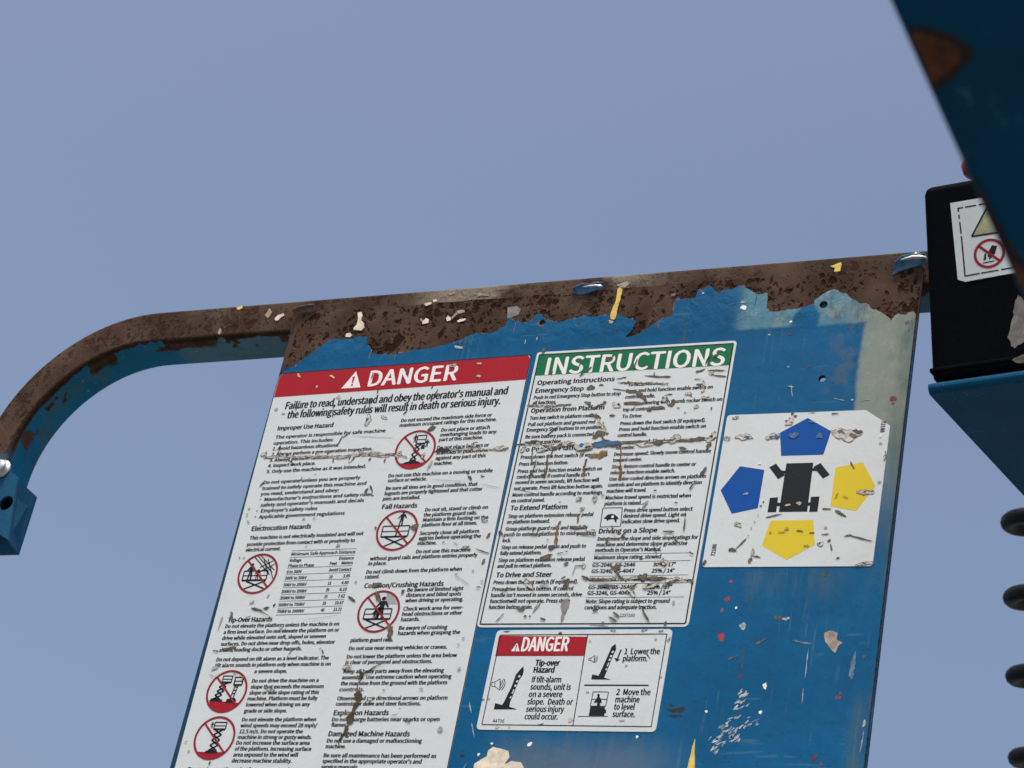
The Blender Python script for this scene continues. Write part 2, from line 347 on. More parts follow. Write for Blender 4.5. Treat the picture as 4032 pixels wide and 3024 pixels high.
SCUFFS_DANG = [
    (-198.3, 1029.2, 12.9, 6.5, 94, 't'), (-128.2, 1016.0, 8.8, 4.7, 20, 'o'), (-181.3, 1031.1, 8.1, 3.2, -30, 't'), (-218.2, 1013.0, 7.4, 1.7, 39, 'd'),
    (-187.4, 1010.2, 47.3, 0.7, -6, 'g'), (-258.9, 992.1, 16.9, 2.6, 2, 't'), (-238.9, 991.8, 13.6, 3.0, -12, 't'), (-219.8, 988.8, 12.8, 2.0, -3, 't'),
    (-205.6, 988.1, 10.2, 6.3, 72, 't'), (-195.7, 993.3, 9.3, 2.6, -21, 't'), (-184.5, 992.8, 16.9, 2.0, -3, 't'), (-170.2, 990.7, 16.7, 2.3, -3, 't'),
    (-176.6, 988.9, 22.9, 1.4, -8, 't'), (-156.3, 990.0, 7.6, 6.2, 71, 't'), (-110.6, 992.0, 14.8, 5.1, 0, 'k'), (-51.8, 990.4, 13.0, 4.2, 2, 't'),
    (-59.6, 990.1, 5.3, 2.1, -3, 't'), (-79.6, 997.4, 4.8, 4.7, 32, 't'), (-223.1, 1007.5, 11.6, 1.9, 72, 'd'), (-238.9, 1041.6, 16.4, 1.7, 100, 'd'),
    (-280.0, 1049.9, 12.1, 1.9, 79, 'd'), (-200.1, 1045.2, 17.3, 1.7, 94, 'd'), (-132.3, 1055.5, 9.0, 1.9, 71, 'd'), (-160.1, 1035.6, 4.9, 2.3, 52, 'd'),
    (-195.5, 1060.9, 5.1, 2.0, 94, 'd'), (-137.8, 1061.6, 3.7, 1.9, 59, 'd'), (-237.1, 1056.9, 5.0, 5.1, 32, 'g'), (-303.5, 1047.6, 4.7, 3.3, 19, 'g'),
    (-293.9, 1041.9, 4.2, 2.5, 7, 'g'), (-185.6, 985.8, 3.6, 2.3, 46, 'd'), (-224.7, 986.2, 5.6, 1.4, 95, 'd'), (-169.2, 983.6, 5.3, 1.8, 83, 'd'),
    (-77.2, 961.5, 6.2, 3.0, -45, 'd'), (-64.3, 962.5, 4.2, 1.5, -17, 'd'), (-249.7, 1080.9, 7.6, 2.1, -30, 'c'), (-264.3, 1070.4, 3.3, 2.0, 73, 'c'),
    (-93.6, 1085.1, 5.7, 2.0, -9, 'c'), (-91.3, 1070.9, 5.5, 2.3, -4, 'c'), (-287.8, 1084.7, 7.0, 2.0, -51, 'c'), (-205.6, 1079.2, 7.3, 1.7, 94, 'd'),
    (-169.4, 1069.5, 6.5, 1.9, 72, 'd'), (-168.8, 1081.9, 8.5, 2.7, 89, 'd'), (-121.0, 1085.2, 7.6, 4.2, 19, 't'), (-302.0, 997.0, 5.8, 7.4, 96, 't'),
    (-293.1, 993.7, 3.7, 2.4, 46, 'g'), (-287.4, 1002.1, 8.2, 2.2, 85, 'd'), (-231.2, 995.0, 6.1, 2.0, 46, 'd'), (-270.4, 986.9, 9.9, 1.5, -28, 'd'),
    (-238.8, 945.7, 6.3, 1.5, 95, 'r'), (-180.8, 952.4, 6.5, 3.0, 65, 'o'), (-176.0, 953.8, 9.4, 2.1, -59, 'o'), (-168.1, 840.4, 10.3, 2.2, -31, 'o'),
    (-266.9, 831.9, 10.0, 2.5, -10, 'o'), (-255.0, 832.8, 7.0, 2.1, 9, 'o'), (-260.5, 829.8, 9.3, 0.9, -22, 'd'), (-272.5, 838.6, 4.6, 2.3, 32, 'g'),
    (-291.4, 826.7, 7.0, 2.6, 96, 'g'), (-196.5, 896.2, 5.6, 3.5, 71, 't'), (-247.4, 835.7, 3.6, 2.4, 59, 'd'), (-300.1, 923.5, 5.0, 2.1, -49, 'g'),
    (-303.1, 938.0, 2.8, 2.4, -2, 'g'), (-303.3, 931.0, 3.7, 2.0, 96, 'g'), (-240.0, 924.1, 4.2, 2.2, 32, 'g'), (-296.6, 963.5, 5.6, 2.1, 53, 'o'),
    (-240.3, 971.9, 2.2, 1.9, -3, 'g'), (-293.7, 885.4, 2.7, 2.1, -1, 'g'), (-298.6, 885.7, 2.2, 2.1, -1, 'g'), (-256.4, 845.5, 3.6, 2.4, 59, 'g'),
    (-229.8, 895.6, 2.5, 2.1, -2, 'g'), (-168.3, 857.7, 2.5, 2.4, -1, 'g'), (-229.0, 924.8, 2.6, 2.1, -2, 'g'), (-285.5, 919.8, 3.7, 1.5, 59, 'g'),
    (-254.2, 967.7, 5.8, 1.2, 72, 'd'), (-121.6, 912.7, 9.0, 6.0, 20, 'o'), (-127.6, 1016.3, 8.4, 4.4, 13, 'o'), (-48.1, 885.6, 17.1, 1.2, -20, 'd'),
    (-45.2, 901.6, 6.8, 2.6, 64, 'o'), (-75.9, 960.9, 5.6, 2.4, -53, 'd'), (-63.9, 962.6, 4.7, 1.5, -21, 'd'), (-79.2, 996.5, 5.9, 5.6, 32, 't'),
    (-52.1, 991.2, 13.8, 4.2, 2, 't'), (-120.8, 976.4, 11.3, 2.7, 71, 'g'), (-109.8, 899.2, 6.5, 3.9, -2, 'o'), (-54.7, 952.2, 22.7, 0.6, -14, 'g'),
    (-152.4, 988.2, 13.7, 1.7, -21, 't'), (-129.9, 987.1, 6.0, 3.9, 59, 't'), (-98.4, 959.6, 37.0, 0.7, -6, 'g'), (-88.5, 895.6, 3.2, 2.2, -2, 'g'),
    (-76.4, 893.9, 6.0, 1.4, -29, 'g'), (-52.9, 866.0, 2.3, 2.3, -1, 'g'), (-69.0, 862.9, 2.5, 1.9, -1, 'g'), (-44.9, 875.4, 5.8, 2.3, 70, 't'),
    (-65.9, 889.8, 8.2, 3.4, 9, 't'), (-161.6, 912.4, 2.9, 2.9, -2, 'r'), (-52.6, 917.0, 6.9, 3.0, -21, 't'), (-299.8, 817.3, 15.0, 2.6, 87, 'g'),
    (-290.0, 825.6, 7.3, 2.8, 96, 'o'), (-271.8, 839.0, 5.0, 2.9, 20, 'g'), (-264.2, 831.5, 12.9, 2.0, -14, 'o'), (-254.6, 832.4, 5.0, 2.1, 20, 'o'),
    (-255.3, 827.2, 11.0, 0.9, -26, 'd'), (-296.2, 789.7, 6.8, 2.0, -5, 'o'), (-282.6, 792.2, 15.0, 3.6, 4, 'o'), (-292.3, 772.6, 7.9, 4.1, 21, 'g'),
    (-217.6, 787.7, 5.5, 1.2, 58, 'd'), (-184.4, 788.0, 5.5, 2.0, -66, 'o'), (-187.9, 791.5, 2.9, 1.7, 21, 'g'), (-157.1, 773.3, 7.3, 5.6, 0, 't'),
    (-270.8, 680.8, 3.6, 2.1, 71, 'o'), (-296.2, 692.2, 2.7, 2.0, 1, 'g'), (-301.6, 701.0, 3.2, 1.5, 1, 'g'), (-292.3, 765.0, 9.5, 1.1, -17, 'g'),
    (-229.0, 751.4, 9.8, 2.5, -4, 't'), (-232.9, 812.4, 7.8, 1.8, 84, 't'), (-271.9, 823.8, 6.1, 1.4, 15, 'o'), (-194.8, 822.2, 37.0, 0.6, 7, 'g'),
    (-260.3, 763.4, 3.9, 2.2, 21, 'r'), (-269.8, 766.5, 3.3, 1.6, 0, 't'), (-120.9, 805.7, 13.6, 5.6, 98, 'o'), (-141.7, 842.0, 12.9, 5.6, -51, 'o'),
    (-140.7, 765.5, 8.4, 5.9, 94, 'm'), (-134.0, 769.2, 16.7, 1.9, 33, 'm'), (-126.6, 774.6, 13.8, 1.1, 21, 'd'), (-137.5, 745.1, 10.6, 8.4, 94, 'm'),
    (-138.2, 735.5, 12.4, 5.3, 82, 'm'), (-140.6, 724.8, 12.6, 7.2, 88, 'm'), (-142.9, 711.8, 13.2, 4.0, 77, 'm'), (-145.8, 703.5, 7.8, 1.8, 83, 'm'),
    (-140.8, 753.5, 11.1, 1.5, 102, 'm'), (-155.7, 772.9, 8.9, 5.6, 0, 't'), (-51.5, 715.0, 5.4, 4.6, 1, 'g'), (-45.9, 771.4, 3.6, 3.0, 0, 'g'),
    (-78.1, 752.4, 4.3, 2.4, 0, 'g'), (-114.1, 751.1, 3.1, 2.4, 0, 'g'), (-84.1, 722.9, 6.7, 2.1, -34, 'o'), (-118.0, 846.6, 4.6, 3.5, 71, 'o'),
    (-168.2, 840.6, 10.1, 2.8, -31, 'o'), (-60.8, 856.8, 18.0, 1.1, -32, 'g'), (-44.5, 849.6, 5.7, 1.7, -6, 'o'), (-44.4, 875.1, 4.5, 2.8, 58, 'o'),
    (-145.8, 854.1, 8.2, 5.0, 20, 'o'), (-94.5, 733.4, 2.4, 1.8, 0, 'g'), (-98.1, 728.1, 7.1, 1.2, 10, 'g'), (-48.1, 800.8, 2.7, 2.4, 0, 'g'),
    (-51.5, 794.2, 2.7, 2.4, 0, 'g'), (-123.0, 811.9, 7.3, 3.8, 93, 'r'), (-126.0, 741.5, 6.6, 4.0, 33, 't'), (-68.4, 863.2, 2.5, 2.5, -1, 'g'),
    (-42.1, 855.8, 2.5, 2.5, -1, 'g'),
]
SCUFFS_INST = [
    (26.0, 1050.5, 8.2, 6.9, -4, 'o'), (35.9, 1053.0, 4.7, 2.5, -4, 'o'), (89.4, 1058.8, 26.6, 2.7, -7, 'o'), (85.7, 1060.9, 6.1, 1.6, 90, 'd'),
    (54.2, 1059.3, 10.0, 1.8, 7, 'o'), (77.0, 1052.2, 49.6, 1.7, -6, 'o'), (55.3, 1046.8, 15.5, 1.7, -12, 'o'), (68.2, 1044.1, 14.1, 3.6, -9, 'o'),
    (78.4, 1037.3, 16.0, 5.6, -48, 'o'), (70.3, 1031.7, 18.5, 3.6, -7, 'o'), (135.0, 1044.8, 13.5, 3.3, 94, 't'), (131.3, 1047.5, 6.7, 2.7, -4, 'o'),
    (122.9, 1037.6, 7.5, 4.3, -32, 't'), (103.9, 1038.8, 6.6, 1.5, 2, 'o'), (100.1, 1034.8, 6.6, 6.2, 69, 't'), (107.6, 1029.4, 8.3, 7.4, 33, 'o'),
    (94.9, 1025.3, 14.4, 4.5, 2, 'o'), (87.4, 1023.3, 4.5, 4.9, -3, 'd'), (131.5, 1024.3, 4.8, 3.8, 8, 't'), (146.2, 1021.7, 3.6, 1.6, 89, 'o'),
    (114.5, 1024.1, 3.4, 1.2, -3, 'd'), (122.0, 1018.9, 2.2, 2.4, -3, 'g'), (140.1, 1032.9, 10.4, 3.5, -14, 't'), (144.7, 1061.3, 16.7, 2.2, -4, 'o'),
    (147.7, 1055.6, 15.9, 1.9, -9, 'o'), (130.2, 1062.3, 9.4, 2.9, 20, 'o'), (140.6, 1059.1, 4.2, 5.2, 51, 't'), (128.8, 1053.1, 6.7, 1.2, -4, 'o'),
    (-28.1, 1035.0, 13.3, 1.7, -7, 'o'), (2.5, 1033.9, 16.2, 1.8, 0, 'o'), (-13.6, 1032.9, 7.1, 1.2, -3, 'o'), (26.1, 1034.3, 7.9, 4.4, -32, 'o'),
    (37.5, 1031.1, 13.9, 2.7, 20, 'o'), (42.6, 1034.5, 3.5, 3.1, -3, 'o'), (54.6, 1030.7, 10.4, 5.4, -32, 't'), (52.6, 1019.8, 5.7, 3.1, -3, 'o'),
    (36.1, 1020.1, 12.6, 5.0, -23, 'o'), (42.0, 1012.5, 12.1, 3.1, -55, 't'), (46.3, 1007.3, 10.6, 4.2, -63, 't'), (43.0, 1000.2, 12.8, 7.3, 20, 'o'),
    (48.4, 995.7, 10.6, 2.1, -47, 'o'), (-3.9, 1006.4, 16.9, 1.6, 45, 'd'), (-34.0, 994.4, 14.2, 1.2, -3, 'd'), (-21.6, 996.2, 9.8, 3.5, 20, 'o'),
    (10.3, 992.2, 21.5, 6.2, 2, 't'), (5.0, 990.0, 10.5, 4.8, 32, 'o'), (30.4, 988.7, 19.5, 8.5, -3, 't'), (31.1, 985.1, 18.0, 2.5, 3, 'd'),
    (52.2, 990.3, 30.2, 8.6, 1, 'd'), (52.1, 990.7, 26.7, 5.7, 3, 'b'), (27.9, 990.1, 4.8, 4.2, 91, 'b'), (76.1, 991.2, 18.8, 2.9, 3, 'o'),
    (89.8, 988.7, 17.7, 5.6, 0, 't'), (100.8, 989.4, 12.3, 6.0, -3, 'o'), (116.9, 991.5, 11.3, 7.7, 33, 't'), (124.8, 989.9, 17.6, 1.7, -3, 'o'),
    (136.7, 990.5, 16.9, 4.4, 8, 'o'), (150.6, 992.2, 11.5, 6.9, 57, 't'), (149.6, 983.9, 6.1, 5.5, 45, 'o'), (126.1, 982.2, 7.1, 2.2, -23, 'o'),
    (46.8, 979.5, 16.9, 6.5, 20, 'y'), (34.9, 970.4, 11.3, 3.1, 81, 'r'), (35.5, 960.8, 7.1, 2.9, 91, 'r'), (-18.4, 980.2, 14.7, 1.6, 97, 'o'),
    (-14.2, 970.3, 14.0, 1.9, 87, 'o'), (0.4, 984.1, 11.5, 2.0, 81, 'o'), (-2.2, 970.9, 23.1, 2.1, 96, 'o'), (-2.1, 961.3, 9.3, 3.6, 86, 'o'),
    (-16.0, 961.9, 10.3, 3.7, 81, 'o'), (-29.4, 988.7, 6.4, 4.1, 52, 't'), (-9.4, 987.1, 11.2, 3.8, 8, 't'), (68.1, 976.1, 26.7, 1.5, 98, 'r'),
    (70.8, 960.5, 19.3, 2.6, 98, 'r'), (148.1, 958.2, 9.4, 3.4, 63, 'o'), (39.1, 1080.4, 6.5, 3.5, 19, 'e'), (42.0, 1083.4, 4.5, 1.6, 70, 'e'),
    (65.6, 1072.9, 11.8, 1.7, 81, 'e'), (21.1, 1070.9, 6.6, 1.6, 58, 'e'), (135.2, 1073.0, 11.2, 2.0, 69, 'e'), (142.4, 1076.8, 5.2, 3.4, 20, 'e'),
    (-16.0, 1069.6, 4.6, 1.6, 70, 'e'), (-29.2, 1094.8, 6.9, 3.5, 71, 'e'), (15.0, 1066.3, 7.5, 1.7, 45, 'e'), (74.8, 1072.0, 4.6, 2.2, -4, 'e'),
    (80.2, 1073.8, 11.3, 0.9, 95, 'e'), (10.6, 1077.3, 6.8, 1.1, 70, 'e'), (38.4, 914.6, 8.6, 2.0, 96, 'o'), (40.4, 906.6, 17.6, 2.7, -5, 'o'),
    (48.9, 899.4, 20.0, 2.3, -10, 'o'), (55.2, 903.4, 4.2, 1.4, -12, 'o'), (21.0, 901.3, 21.0, 2.3, 91, 'r'), (21.9, 893.9, 6.3, 3.1, 91, 'r'),
    (22.1, 912.0, 2.8, 2.9, 58, 'r'), (18.5, 887.8, 7.2, 4.8, -2, 'd'), (15.2, 878.2, 12.4, 5.2, 21, 'o'), (27.8, 881.6, 5.9, 1.5, 9, 'o'),
    (33.7, 883.0, 3.1, 1.1, -2, 'd'), (35.4, 870.9, 4.7, 3.1, 21, 'o'), (49.5, 868.5, 11.1, 1.2, -1, 'o'), (52.5, 868.4, 5.1, 4.1, 91, 't'),
    (40.7, 924.7, 4.7, 3.8, 45, 't'), (35.7, 935.1, 5.8, 5.3, 20, 't'), (51.0, 935.0, 7.6, 4.1, 96, 't'), (35.4, 857.4, 4.6, 2.3, 33, 'o'),
    (39.6, 851.6, 10.4, 6.2, 69, 'o'), (4.1, 851.3, 15.0, 4.6, -45, 't'), (18.7, 849.9, 9.2, 3.1, -1, 'g'), (44.1, 865.0, 10.9, 1.1, 80, 'g'),
    (42.6, 830.0, 14.8, 7.3, 86, 's'), (41.9, 820.8, 10.9, 2.7, 89, 's'), (23.9, 818.0, 6.5, 2.1, -20, 'o'), (-17.1, 820.0, 10.1, 1.4, 51, 'o'),
    (15.6, 829.3, 12.1, 1.6, 64, 't'), (6.7, 820.7, 3.0, 2.6, -1, 'o'), (11.2, 820.7, 2.0, 2.0, -1, 'o'), (0.7, 827.5, 8.2, 3.7, -1, 'o'),
    (-2.4, 905.3, 6.3, 1.3, 92, 'd'), (2.1, 900.8, 12.0, 2.0, 9, 'o'), (-33.2, 903.0, 7.2, 3.4, -45, 'o'), (-18.6, 944.8, 21.2, 0.7, -14, 'd'),
    (-18.5, 846.5, 6.2, 2.5, -1, 'o'), (-12.2, 836.0, 3.1, 2.7, -1, 'd'), (58.2, 937.5, 3.1, 2.1, -2, 'g'), (18.2, 932.5, 2.3, 2.2, -2, 'g'),
    (13.5, 895.2, 2.3, 1.9, -2, 'g'), (99.7, 927.5, 7.5, 2.6, 57, 't'), (128.0, 927.6, 3.4, 1.7, -2, 'o'), (106.6, 940.6, 2.9, 1.7, -2, 'o'),
    (125.7, 899.6, 11.4, 2.6, -5, 'o'), (139.3, 905.7, 11.9, 2.0, 94, 'o'), (138.3, 915.3, 10.8, 0.7, 94, 'o'), (73.6, 903.0, 10.2, 1.7, -67, 'o'),
    (84.2, 897.9, 9.6, 1.8, 57, 'o'), (133.7, 891.6, 10.2, 2.1, -51, 'o'), (116.1, 882.7, 11.3, 1.5, -63, 'o'), (70.4, 892.3, 8.0, 3.2, 80, 'o'),
    (127.2, 869.5, 6.2, 4.5, 45, 't'), (124.6, 871.9, 4.3, 2.4, 69, 't'), (82.9, 866.4, 9.9, 4.4, 9, 'o'), (86.3, 859.9, 14.0, 2.7, -50, 'o'),
    (56.1, 857.0, 8.7, 3.0, -25, 'o'), (71.3, 854.9, 19.4, 2.1, -1, 'o'), (109.2, 857.0, 9.5, 6.9, 21, 'o'), (121.8, 855.0, 16.7, 4.2, -1, 'o'),
    (136.5, 853.0, 12.9, 5.5, 10, 't'), (153.1, 852.0, 7.0, 2.8, -21, 'o'), (78.1, 848.3, 19.3, 2.6, -1, 'o'), (102.9, 847.8, 8.3, 3.0, 51, 'o'),
    (117.4, 848.1, 14.0, 5.5, 10, 't'), (132.7, 849.0, 9.3, 3.2, 45, 'o'), (100.6, 842.1, 13.8, 2.9, -42, 't'), (71.4, 825.7, 5.7, 3.5, -1, 'o'),
    (88.7, 816.9, 9.8, 2.3, -29, 'o'), (91.4, 820.9, 8.7, 2.6, -37, 'o'), (118.2, 819.9, 16.0, 2.1, -56, 'o'), (114.6, 828.0, 4.4, 1.6, -1, 'd'),
    (148.6, 957.7, 8.8, 3.0, 63, 'o'), (140.1, 943.5, 7.5, 1.8, 57, 'o'), (125.6, 982.1, 8.5, 2.6, -18, 'o'), (140.9, 832.2, 3.4, 2.5, 89, 'g'),
    (149.6, 878.3, 4.9, 2.1, -30, 'o'), (80.3, 814.1, 2.7, 1.6, -1, 'd'), (137.0, 812.3, 4.3, 3.0, 79, 'o'), (77.0, 810.7, 17.0, 1.1, -3, 'e'),
]
SCUFFS_ARROW = [
    (272.1, 989.4, 26.7, 13.6, -3, 't'), (281.6, 990.9, 10.0, 4.2, -14, 'd'), (206.6, 990.1, 13.3, 7.1, 8, 't'), (210.7, 989.6, 5.5, 4.4, -3, 'b'),
    (180.3, 990.8, 16.6, 6.2, -6, 't'), (183.7, 990.6, 3.8, 3.9, -3, 'b'), (165.3, 990.2, 6.4, 5.5, -3, 't'), (219.6, 1003.9, 8.5, 5.9, 57, 't'),
    (224.5, 1009.6, 3.7, 2.5, -3, 'o'), (169.9, 1010.9, 6.4, 3.6, -3, 't'), (187.5, 904.5, 8.2, 3.8, -35, 't'), (218.2, 912.1, 14.7, 1.9, 11, 'o'),
    (263.3, 916.8, 8.4, 2.3, -5, 'o'), (276.3, 912.0, 13.0, 2.9, -32, 'o'), (280.8, 958.3, 9.1, 1.8, -63, 'o'), (295.3, 931.6, 15.4, 5.2, -2, 't'),
    (270.7, 929.3, 6.1, 1.8, 68, 'q'), (242.5, 896.5, 6.7, 1.8, -7, 'o'), (253.5, 894.6, 4.8, 1.8, -2, 'o'), (265.0, 892.9, 6.5, 1.8, -2, 'o'),
    (231.2, 898.8, 4.2, 2.9, -2, 'q'), (250.3, 882.4, 4.8, 2.8, -2, 'q'), (261.9, 884.0, 5.3, 4.6, -2, 't'), (269.2, 887.0, 3.4, 2.9, 45, 'o'),
    (271.7, 880.5, 6.7, 2.0, -70, 'o'), (264.8, 899.4, 3.0, 2.9, -2, 'g'), (278.8, 870.3, 3.5, 1.8, -1, 'o'), (295.4, 888.4, 24.5, 1.5, -17, 'o'),
    (284.6, 891.0, 6.8, 1.9, 15, 'o'), (186.1, 880.2, 7.6, 4.0, -12, 'o'), (192.6, 885.9, 14.0, 1.4, 51, 'o'), (195.2, 889.1, 3.5, 1.9, 45, 'o'),
    (204.1, 877.8, 7.7, 2.2, 89, 't'), (208.3, 873.4, 7.5, 2.0, -12, 'o'), (203.0, 870.0, 5.4, 3.9, 68, 'r'), (162.6, 869.1, 5.6, 3.6, 79, 'o'),
    (308.1, 966.1, 9.2, 1.7, 87, 't'), (301.6, 864.4, 14.7, 3.4, 10, 't'), (229.1, 921.6, 5.4, 2.1, 3, 'c'), (238.5, 923.2, 4.8, 3.7, -2, 'c'),
    (190.1, 934.0, 4.8, 2.0, 15, 'g'), (260.0, 1009.9, 7.3, 1.4, 2, 'o'), (238.9, 1012.9, 7.3, 1.4, 2, 'o'), (221.6, 1012.4, 3.8, 2.7, 68, 'o'),
    (199.7, 900.8, 1.7, 1.6, -2, 'g'), (201.9, 906.7, 1.5, 1.6, -2, 'g'), (204.1, 913.2, 1.5, 1.6, -2, 'g'), (205.3, 922.2, 2.0, 1.9, -2, 'd'),
    (207.2, 925.7, 1.7, 1.9, -2, 'd'), (198.2, 893.6, 1.5, 1.6, -2, 'g'), (225.7, 990.5, 9.6, 5.7, 8, 'n'), (248.7, 987.9, 6.1, 5.4, -3, 'n'),
    (240.1, 1002.8, 6.4, 1.6, -14, 'n'), (306.0, 941.0, 3.5, 2.1, -2, 'g'), (303.2, 978.3, 2.9, 2.7, -3, 'g'), (278.6, 927.6, 5.1, 1.5, -23, 'q'),
    (217.3, 896.3, 2.4, 1.8, -2, 'q'), (227.0, 896.0, 7.3, 1.3, -2, 'q'), (198.4, 963.8, 3.7, 1.9, -3, 'w'), (302.4, 985.8, 4.0, 1.7, 87, 'w'),
]
SCUFFS_SMAL = [
    (4.0, 797.0, 9.7, 1.6, 45, 'd'), (-0.1, 791.1, 6.5, 1.8, 57, 'e'), (125.7, 783.3, 8.7, 1.3, -46, 'o'), (42.7, 804.4, 3.5, 3.1, -1, 'o'),
    (66.4, 724.9, 4.5, 3.9, 91, 'c'), (-8.1, 806.7, 7.2, 1.2, -1, 'o'), (119.0, 806.4, 5.5, 1.7, 10, 't'), (90.5, 806.3, 4.6, 1.4, -1, 't'),
    (133.9, 805.5, 4.5, 1.4, -1, 't'), (142.4, 797.6, 4.4, 1.9, 79, 't'), (40.8, 720.7, 5.6, 1.4, 11, 'o'), (1.3, 718.0, 4.4, 2.2, 22, 'c'),
    (108.1, 774.1, 2.7, 2.1, 0, 'g'), (71.4, 797.1, 2.3, 2.1, 0, 'g'), (130.5, 798.3, 2.3, 2.1, 0, 'g'), (-11.7, 743.7, 2.1, 1.9, 0, 'g'),
    (-16.9, 742.8, 2.6, 1.6, 0, 'o'), (77.7, 750.0, 3.0, 2.5, 0, 'g'), (12.4, 717.8, 2.1, 1.4, 1, 'g'), (140.6, 763.8, 2.0, 1.6, 0, 'g'),
    (112.7, 724.7, 5.6, 1.6, 0, 'g'),
]
SCUFFS_PANEL = [
    (153.6, 738.4, 4.4, 2.8, 0, 'k'), (158.6, 734.5, 16.4, 3.8, 0, 'k'), (163.2, 736.2, 5.2, 3.0, 22, 'k'), (158.3, 729.2, 12.0, 2.0, 0, 'k'),
    (-26.1, 692.0, 4.7, 3.2, 1, 'k'), (-11.1, 693.4, 2.8, 2.7, 1, 'w'), (-0.9, 703.2, 2.8, 2.3, 1, 'w'), (128.3, 710.9, 2.4, 2.2, 1, 'w'),
    (33.9, 703.0, 5.2, 3.2, 45, 'w'), (-23.5, 677.3, 16.8, 0.8, 69, 'p'), (-27.9, 735.7, 11.1, 1.1, -68, 'p'), (-21.0, 714.9, 14.6, 0.9, -68, 'p'),
    (187.9, 834.3, 4.8, 4.6, -1, 'R'), (187.8, 799.6, 7.4, 5.8, 89, 'R'), (188.5, 851.0, 3.0, 2.3, -1, 'R'), (293.3, 746.2, 4.5, 3.3, 0, 'R'),
    (294.6, 749.5, 2.0, 2.1, 0, 'R'), (280.1, 694.5, 6.5, 4.1, 56, 'M'), (286.3, 689.4, 2.2, 2.3, 1, 'R'), (231.4, 755.9, 6.0, 3.3, 93, 'w'),
    (230.4, 733.1, 3.0, 2.9, 0, 'w'), (184.5, 733.5, 2.6, 2.7, 0, 'w'), (196.7, 826.5, 2.2, 2.3, -1, 'w'), (204.6, 810.0, 6.0, 5.6, -1, 'p'),
    (234.7, 816.9, 8.4, 3.2, -6, 'o'), (240.7, 815.9, 6.9, 2.6, 10, 'p'), (209.5, 772.8, 20.7, 1.4, 90, 'u'), (210.1, 785.1, 5.9, 1.7, 78, 'u'),
    (208.9, 764.2, 4.2, 2.7, 78, 'M'), (270.0, 857.5, 8.6, 2.4, 83, 'u'), (268.8, 833.6, 7.4, 1.2, 88, 'u'), (268.6, 821.1, 3.7, 1.2, 88, 'u'),
    (263.7, 776.3, 26.6, 0.8, 91, 'p'), (263.9, 747.3, 14.3, 0.5, 93, 'p'), (206.6, 835.3, 8.9, 1.0, 93, 'u'), (316.8, 724.0, 6.9, 2.0, 87, 'p'),
    (316.8, 708.9, 19.4, 1.1, 87, 'p'), (302.2, 773.7, 23.8, 4.6, 89, 'f'), (257.4, 794.6, 17.9, 1.9, -11, 'f'), (222.2, 795.5, 10.1, 2.1, 33, 'M2'),
    (200.6, 781.4, 9.1, 1.8, 22, 'M2'), (184.8, 824.2, 5.0, 2.9, 89, 'M2'), (310.4, 781.5, 3.6, 2.3, 87, 'M2'), (160.5, 1127.4, 6.0, 5.5, -5, 'w'),
    (159.5, 1133.2, 4.6, 1.7, -5, 'p'), (108.4, 1105.3, 17.9, 1.3, 90, 'u'), (108.2, 1096.7, 6.7, 2.1, 88, 'u'), (54.9, 1098.1, 7.7, 1.1, 91, 'u'),
    (150.1, 1132.0, 5.8, 1.1, 19, 'd'), (153.1, 1121.7, 7.4, 0.6, -66, 'd'), (119.4, 1146.9, 2.4, 2.3, -5, 'p'), (90.1, 1147.2, 4.8, 4.4, -5, 'M2'),
    (23.8, 1123.4, 4.5, 1.5, 19, 'd'), (38.8, 1110.7, 7.7, 0.7, -56, 'd'), (207.3, 1108.6, 2.7, 2.7, -5, 'w'), (208.1, 1095.2, 3.0, 3.0, -4, 'M'),
    (313.4, 1099.6, 4.2, 2.9, 45, 'M2'), (315.6, 1091.5, 2.1, 1.7, -4, 'M2'), (188.6, 1096.3, 2.1, 1.1, 45, 'p'), (309.4, 1022.3, 5.9, 4.9, 8, 'M'),
    (309.5, 1018.1, 3.4, 2.3, 87, 'R'), (229.7, 1059.8, 2.7, 2.3, -4, 'M'), (189.4, 1096.0, 2.1, 1.8, -4, 'p'), (211.4, 1061.0, 2.1, 1.8, -4, 'p'),
    (217.8, 1035.8, 12.7, 0.9, -78, 'p'), (215.7, 1040.4, 6.6, 1.0, -14, 'p'), (261.6, 1024.4, 12.1, 0.7, -16, 'p'), (283.9, 1022.2, 11.9, 0.7, 6, 'p'),
    (273.2, 1023.3, 2.3, 2.1, -3, 'p'), (-119.9, 1105.7, 10.3, 3.3, -19, 'p'), (-108.3, 1106.6, 3.0, 1.8, 46, 'd'), (-32.8, 1111.7, 9.9, 0.8, 97, 'd'),
    (-39.3, 1109.1, 4.4, 1.2, 92, 'p'), (-50.7, 1106.8, 5.3, 1.2, 92, 'p'), (-24.9, 1100.5, 4.8, 1.7, 71, 'd'), (-308.2, 997.0, 15.0, 2.5, 89, 'c'),
    (-307.5, 980.5, 20.4, 2.9, 89, 'p'), (-307.0, 970.8, 7.2, 2.1, 85, 'c'),
]
